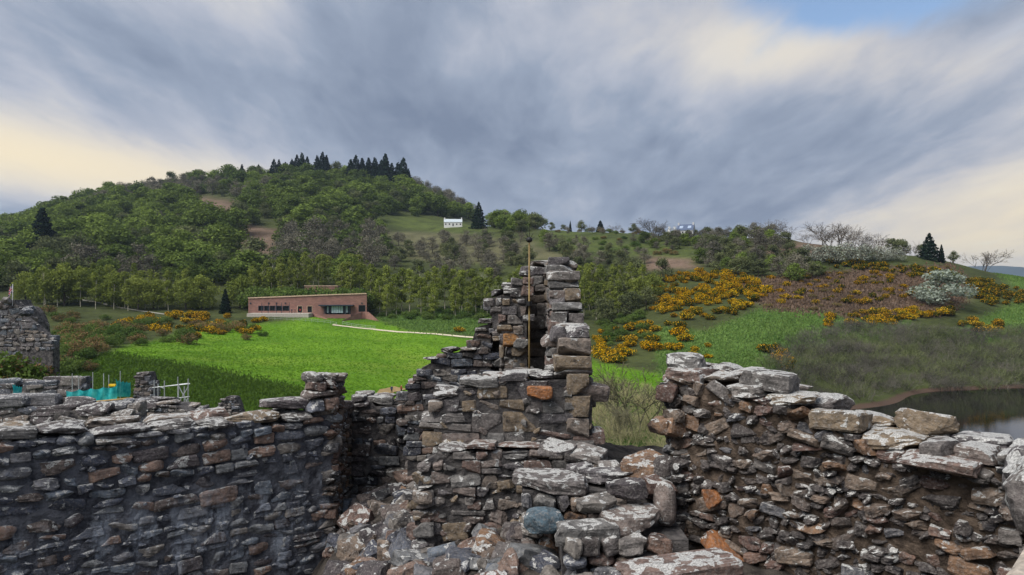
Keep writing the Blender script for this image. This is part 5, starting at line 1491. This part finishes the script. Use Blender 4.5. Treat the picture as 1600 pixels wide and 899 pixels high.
for px, cl, lab, tn in ((456, navy, 'visitor in dark clothes on the terrace by the windows', 1.0), (461, drk, 'visitor in black on the terrace near the door', 2.0), (469, red, 'visitor in a red top on the terrace at the doorway', 3.0)):
    p = P(px, 489.2, 274); person(Vector((p.x, 274, P(0, 489.2, 278).z + .02)), cl, drk, lab, tn)

for i, (px, d, h) in enumerate([(-20, 69, 3.6), (0, 68, 5.4), (14, 67, 3.4), (24, 69.5, 5.2), (6, 66, 2.6), (30, 66, 2.4), (62, 69.5, 3.4), (46, 70, 4.2), (84, 74, 3.4)]):
    put((GRB + RUST)[i % 6], (px - 800) / FPX * d, d, h, 'rampant_bush', 'olive bush growing against the foot of the gatehouse ruin', 'bush', 'bushes against the gatehouse', 1.1)

for (x, y) in place_px(70, PAST[2:3] + [[(840, 352), (1000, 366), (1000, 376), (860, 366)]], 380, 520, 5.0, 23):
    put(rng.choice(GRB + RUST + GREYT), x, y, rng.uniform(2.2, 4.8), 'scrub_bush', 'small dark bush dotted over the ridge pasture', 'bush', 'bushes on the ridge pasture', 1.4)

# ------------------------------------------------------------------ air
def haze():
    m, t = new_mat('haze_air')
    v_ = t.n('ShaderNodeVolumePrincipled', {'Color': (0.62, 0.78, 1.0, 1), 'Density': 0.00007, 'Anisotropy': 0.2})
    t.l.new(v_.outputs[0], t.n('ShaderNodeOutputMaterial').inputs['Volume'])
    mb = MB(); mb.box((-9500, -400, -8), (9500, 8400, 360))
    tag(mb.build('haze', m), 'thin bluish air over loch and hills', 'haze', kind='stuff')
haze()

# greenery between the visitor building and the block behind it
for i, px in enumerate(range(392, 580, 9)):
    d = 296 + (i * 7) % 5
    put(GRB[i % 3], (px - 800) / FPX * d, d, rng.uniform(12, 14.5), 'shrub_bank', 'dense green shrub growing up behind the visitor building roof', 'bush', 'shrubs behind the visitor building', .8)
# rough grass
def tufts(name, label, polys, dlo, dhi, n, h, w, m_, seed):
    r = np.random.default_rng(seed)
    out = []
    while sum(map(len, out)) < n:
        d = r.uniform(dlo, dhi, 60000); px = r.uniform(60, 1640, 60000); x = (px - 800) / FPX * d; z = hgt(x, d)
        qx, qy = proj(x, d, z); ok = np.zeros(len(x), bool)
        qx = qx + r.normal(0, 6, len(x)); qy = qy + r.normal(0, 3.5, len(x))
        for p in polys: ok |= inpoly(qx, qy, p)
        ok &= z > 1.0
        out.append(np.stack([x, d, z], 1)[ok])
        if len(out) > 30: break
    B = np.concatenate(out)[:n]; k = len(B)
    a = r.uniform(0, 6.28, k); s_ = r.uniform(.6, 1.5, k)
    u = np.stack([np.cos(a), np.sin(a), 0 * a], 1) * (w * s_)[:, None]
    tip = B + np.stack([r.normal(0, .3, k) * h, r.normal(0, .3, k) * h, h * s_], 1)
    V = np.stack([B - u - [0, 0, .05], B + u - [0, 0, .05], tip + u * .25, tip - u * .25], 1).reshape(-1, 3)
    tag(link(name, np_mesh(name, V, np.arange(4 * k).reshape(k, 4), m_)), label, 'grass', kind='stuff')
G_DARK = mat_leaf('rough_grass', rgb(56, 84, 30), rgb(92, 118, 48), 0.3)  # shade of the bank is part of this darker green
G_SLOPE = mat_leaf('slope_grass', rgb(72, 106, 48), rgb(124, 146, 82), 0.3)
G_LAWN = mat_leaf('lawn_grass', rgb(80, 120, 34), rgb(118, 156, 50), 0.25)
tufts('bank_grass', 'rough dark grass, part shade in its colour, on the bank below the lawn', BANK, 100, 180, 45000, .30, .16, G_DARK, 31)
tufts('slope_grass', 'rough pale green grass on the slopes', SLOPE, 150, 400, 40000, .35, .22, G_SLOPE, 32)
tufts('lawn_grass', 'short bright lawn grass', LAWN, 100, 290, 45000, .10, .25, G_LAWN, 33)
tufts('scrub_grass', 'long grass below the turret', [[(925, 560), (1060, 570), (1060, 800), (925, 800)]], 35, 150, 12000, .5, .05, G_SLOPE, 34)

B_BRACK = mat_leaf('dead_bracken', rgb(84, 72, 60), rgb(140, 116, 98), 0.2)
tufts('bracken', 'dead brown bracken on the gorse slope', BRACK[:1], 220, 380, 14000, .6, .35, B_BRACK, 35)
for (x, y) in place_px(40, BRACK[:1], 220, 380, 4.5, 41):
    put(rng.choice(RUST), x, y, rng.uniform(1.2, 2.4), 'heather_clump', 'low dark clump in the dead bracken', 'bush', 'clumps in the bracken', 1.5)

for (x, y) in place_px(34, [[(715, 318), (780, 332), (845, 352), (840, 366), (780, 362), (745, 340)]], 500, 860, 8.0, 51):
    put(rng.choice(HILLT + OLIVT), x, y, rng.uniform(9, 15), 'shoulder_tree', 'tree on the wooded shoulder of hill beyond the white cottage', 'tree', 'trees on the hill shoulder', 1.4)
FINE = [np_mesh('gap_tree', *twigs_np(760 + i, 9, .5, .011, 5, 0, .8), mat_leaf('budding_pale_twigs', rgb(80, 78, 64), rgb(124, 120, 96), 0.1)) for i in range(2)]
for i, (px, d, h, lab) in enumerate([(992, 84, 9.5, 'half bare pale tree in the gap between turret and brown wall'), (955, 74, 5.0, 'smaller half bare tree close to the corner of the turret')]):
    me = FINE[i]; k = max(v_.co.z for v_ in me.vertices)
    put(me, (px - 800) / FPX * d, d, h / k, 'gap_tree', lab, 'tree', None, .9)
r_ = random.Random(4)
add_stones(gate, [one_stone('rubble', M_RUIN, (P(px, py, 73.6 + (i % 3) * .6), (w_, w_ * .9, w_ * .75)), 600 + i, r_.uniform(0, 6), (r_.gauss(0, .3), r_.gauss(0, .3)))
                  for i, (px, py, w_) in enumerate([(12, 470, .9), (2, 478, 1.1), (28, 480, 1.0), (40, 487, 1.2), (48, 500, 1.1), (55, 515, 1.3), (60, 532, 1.0), (-8, 484, 1.2), (34, 496, .9), (62, 552, 1.1)])], 300)
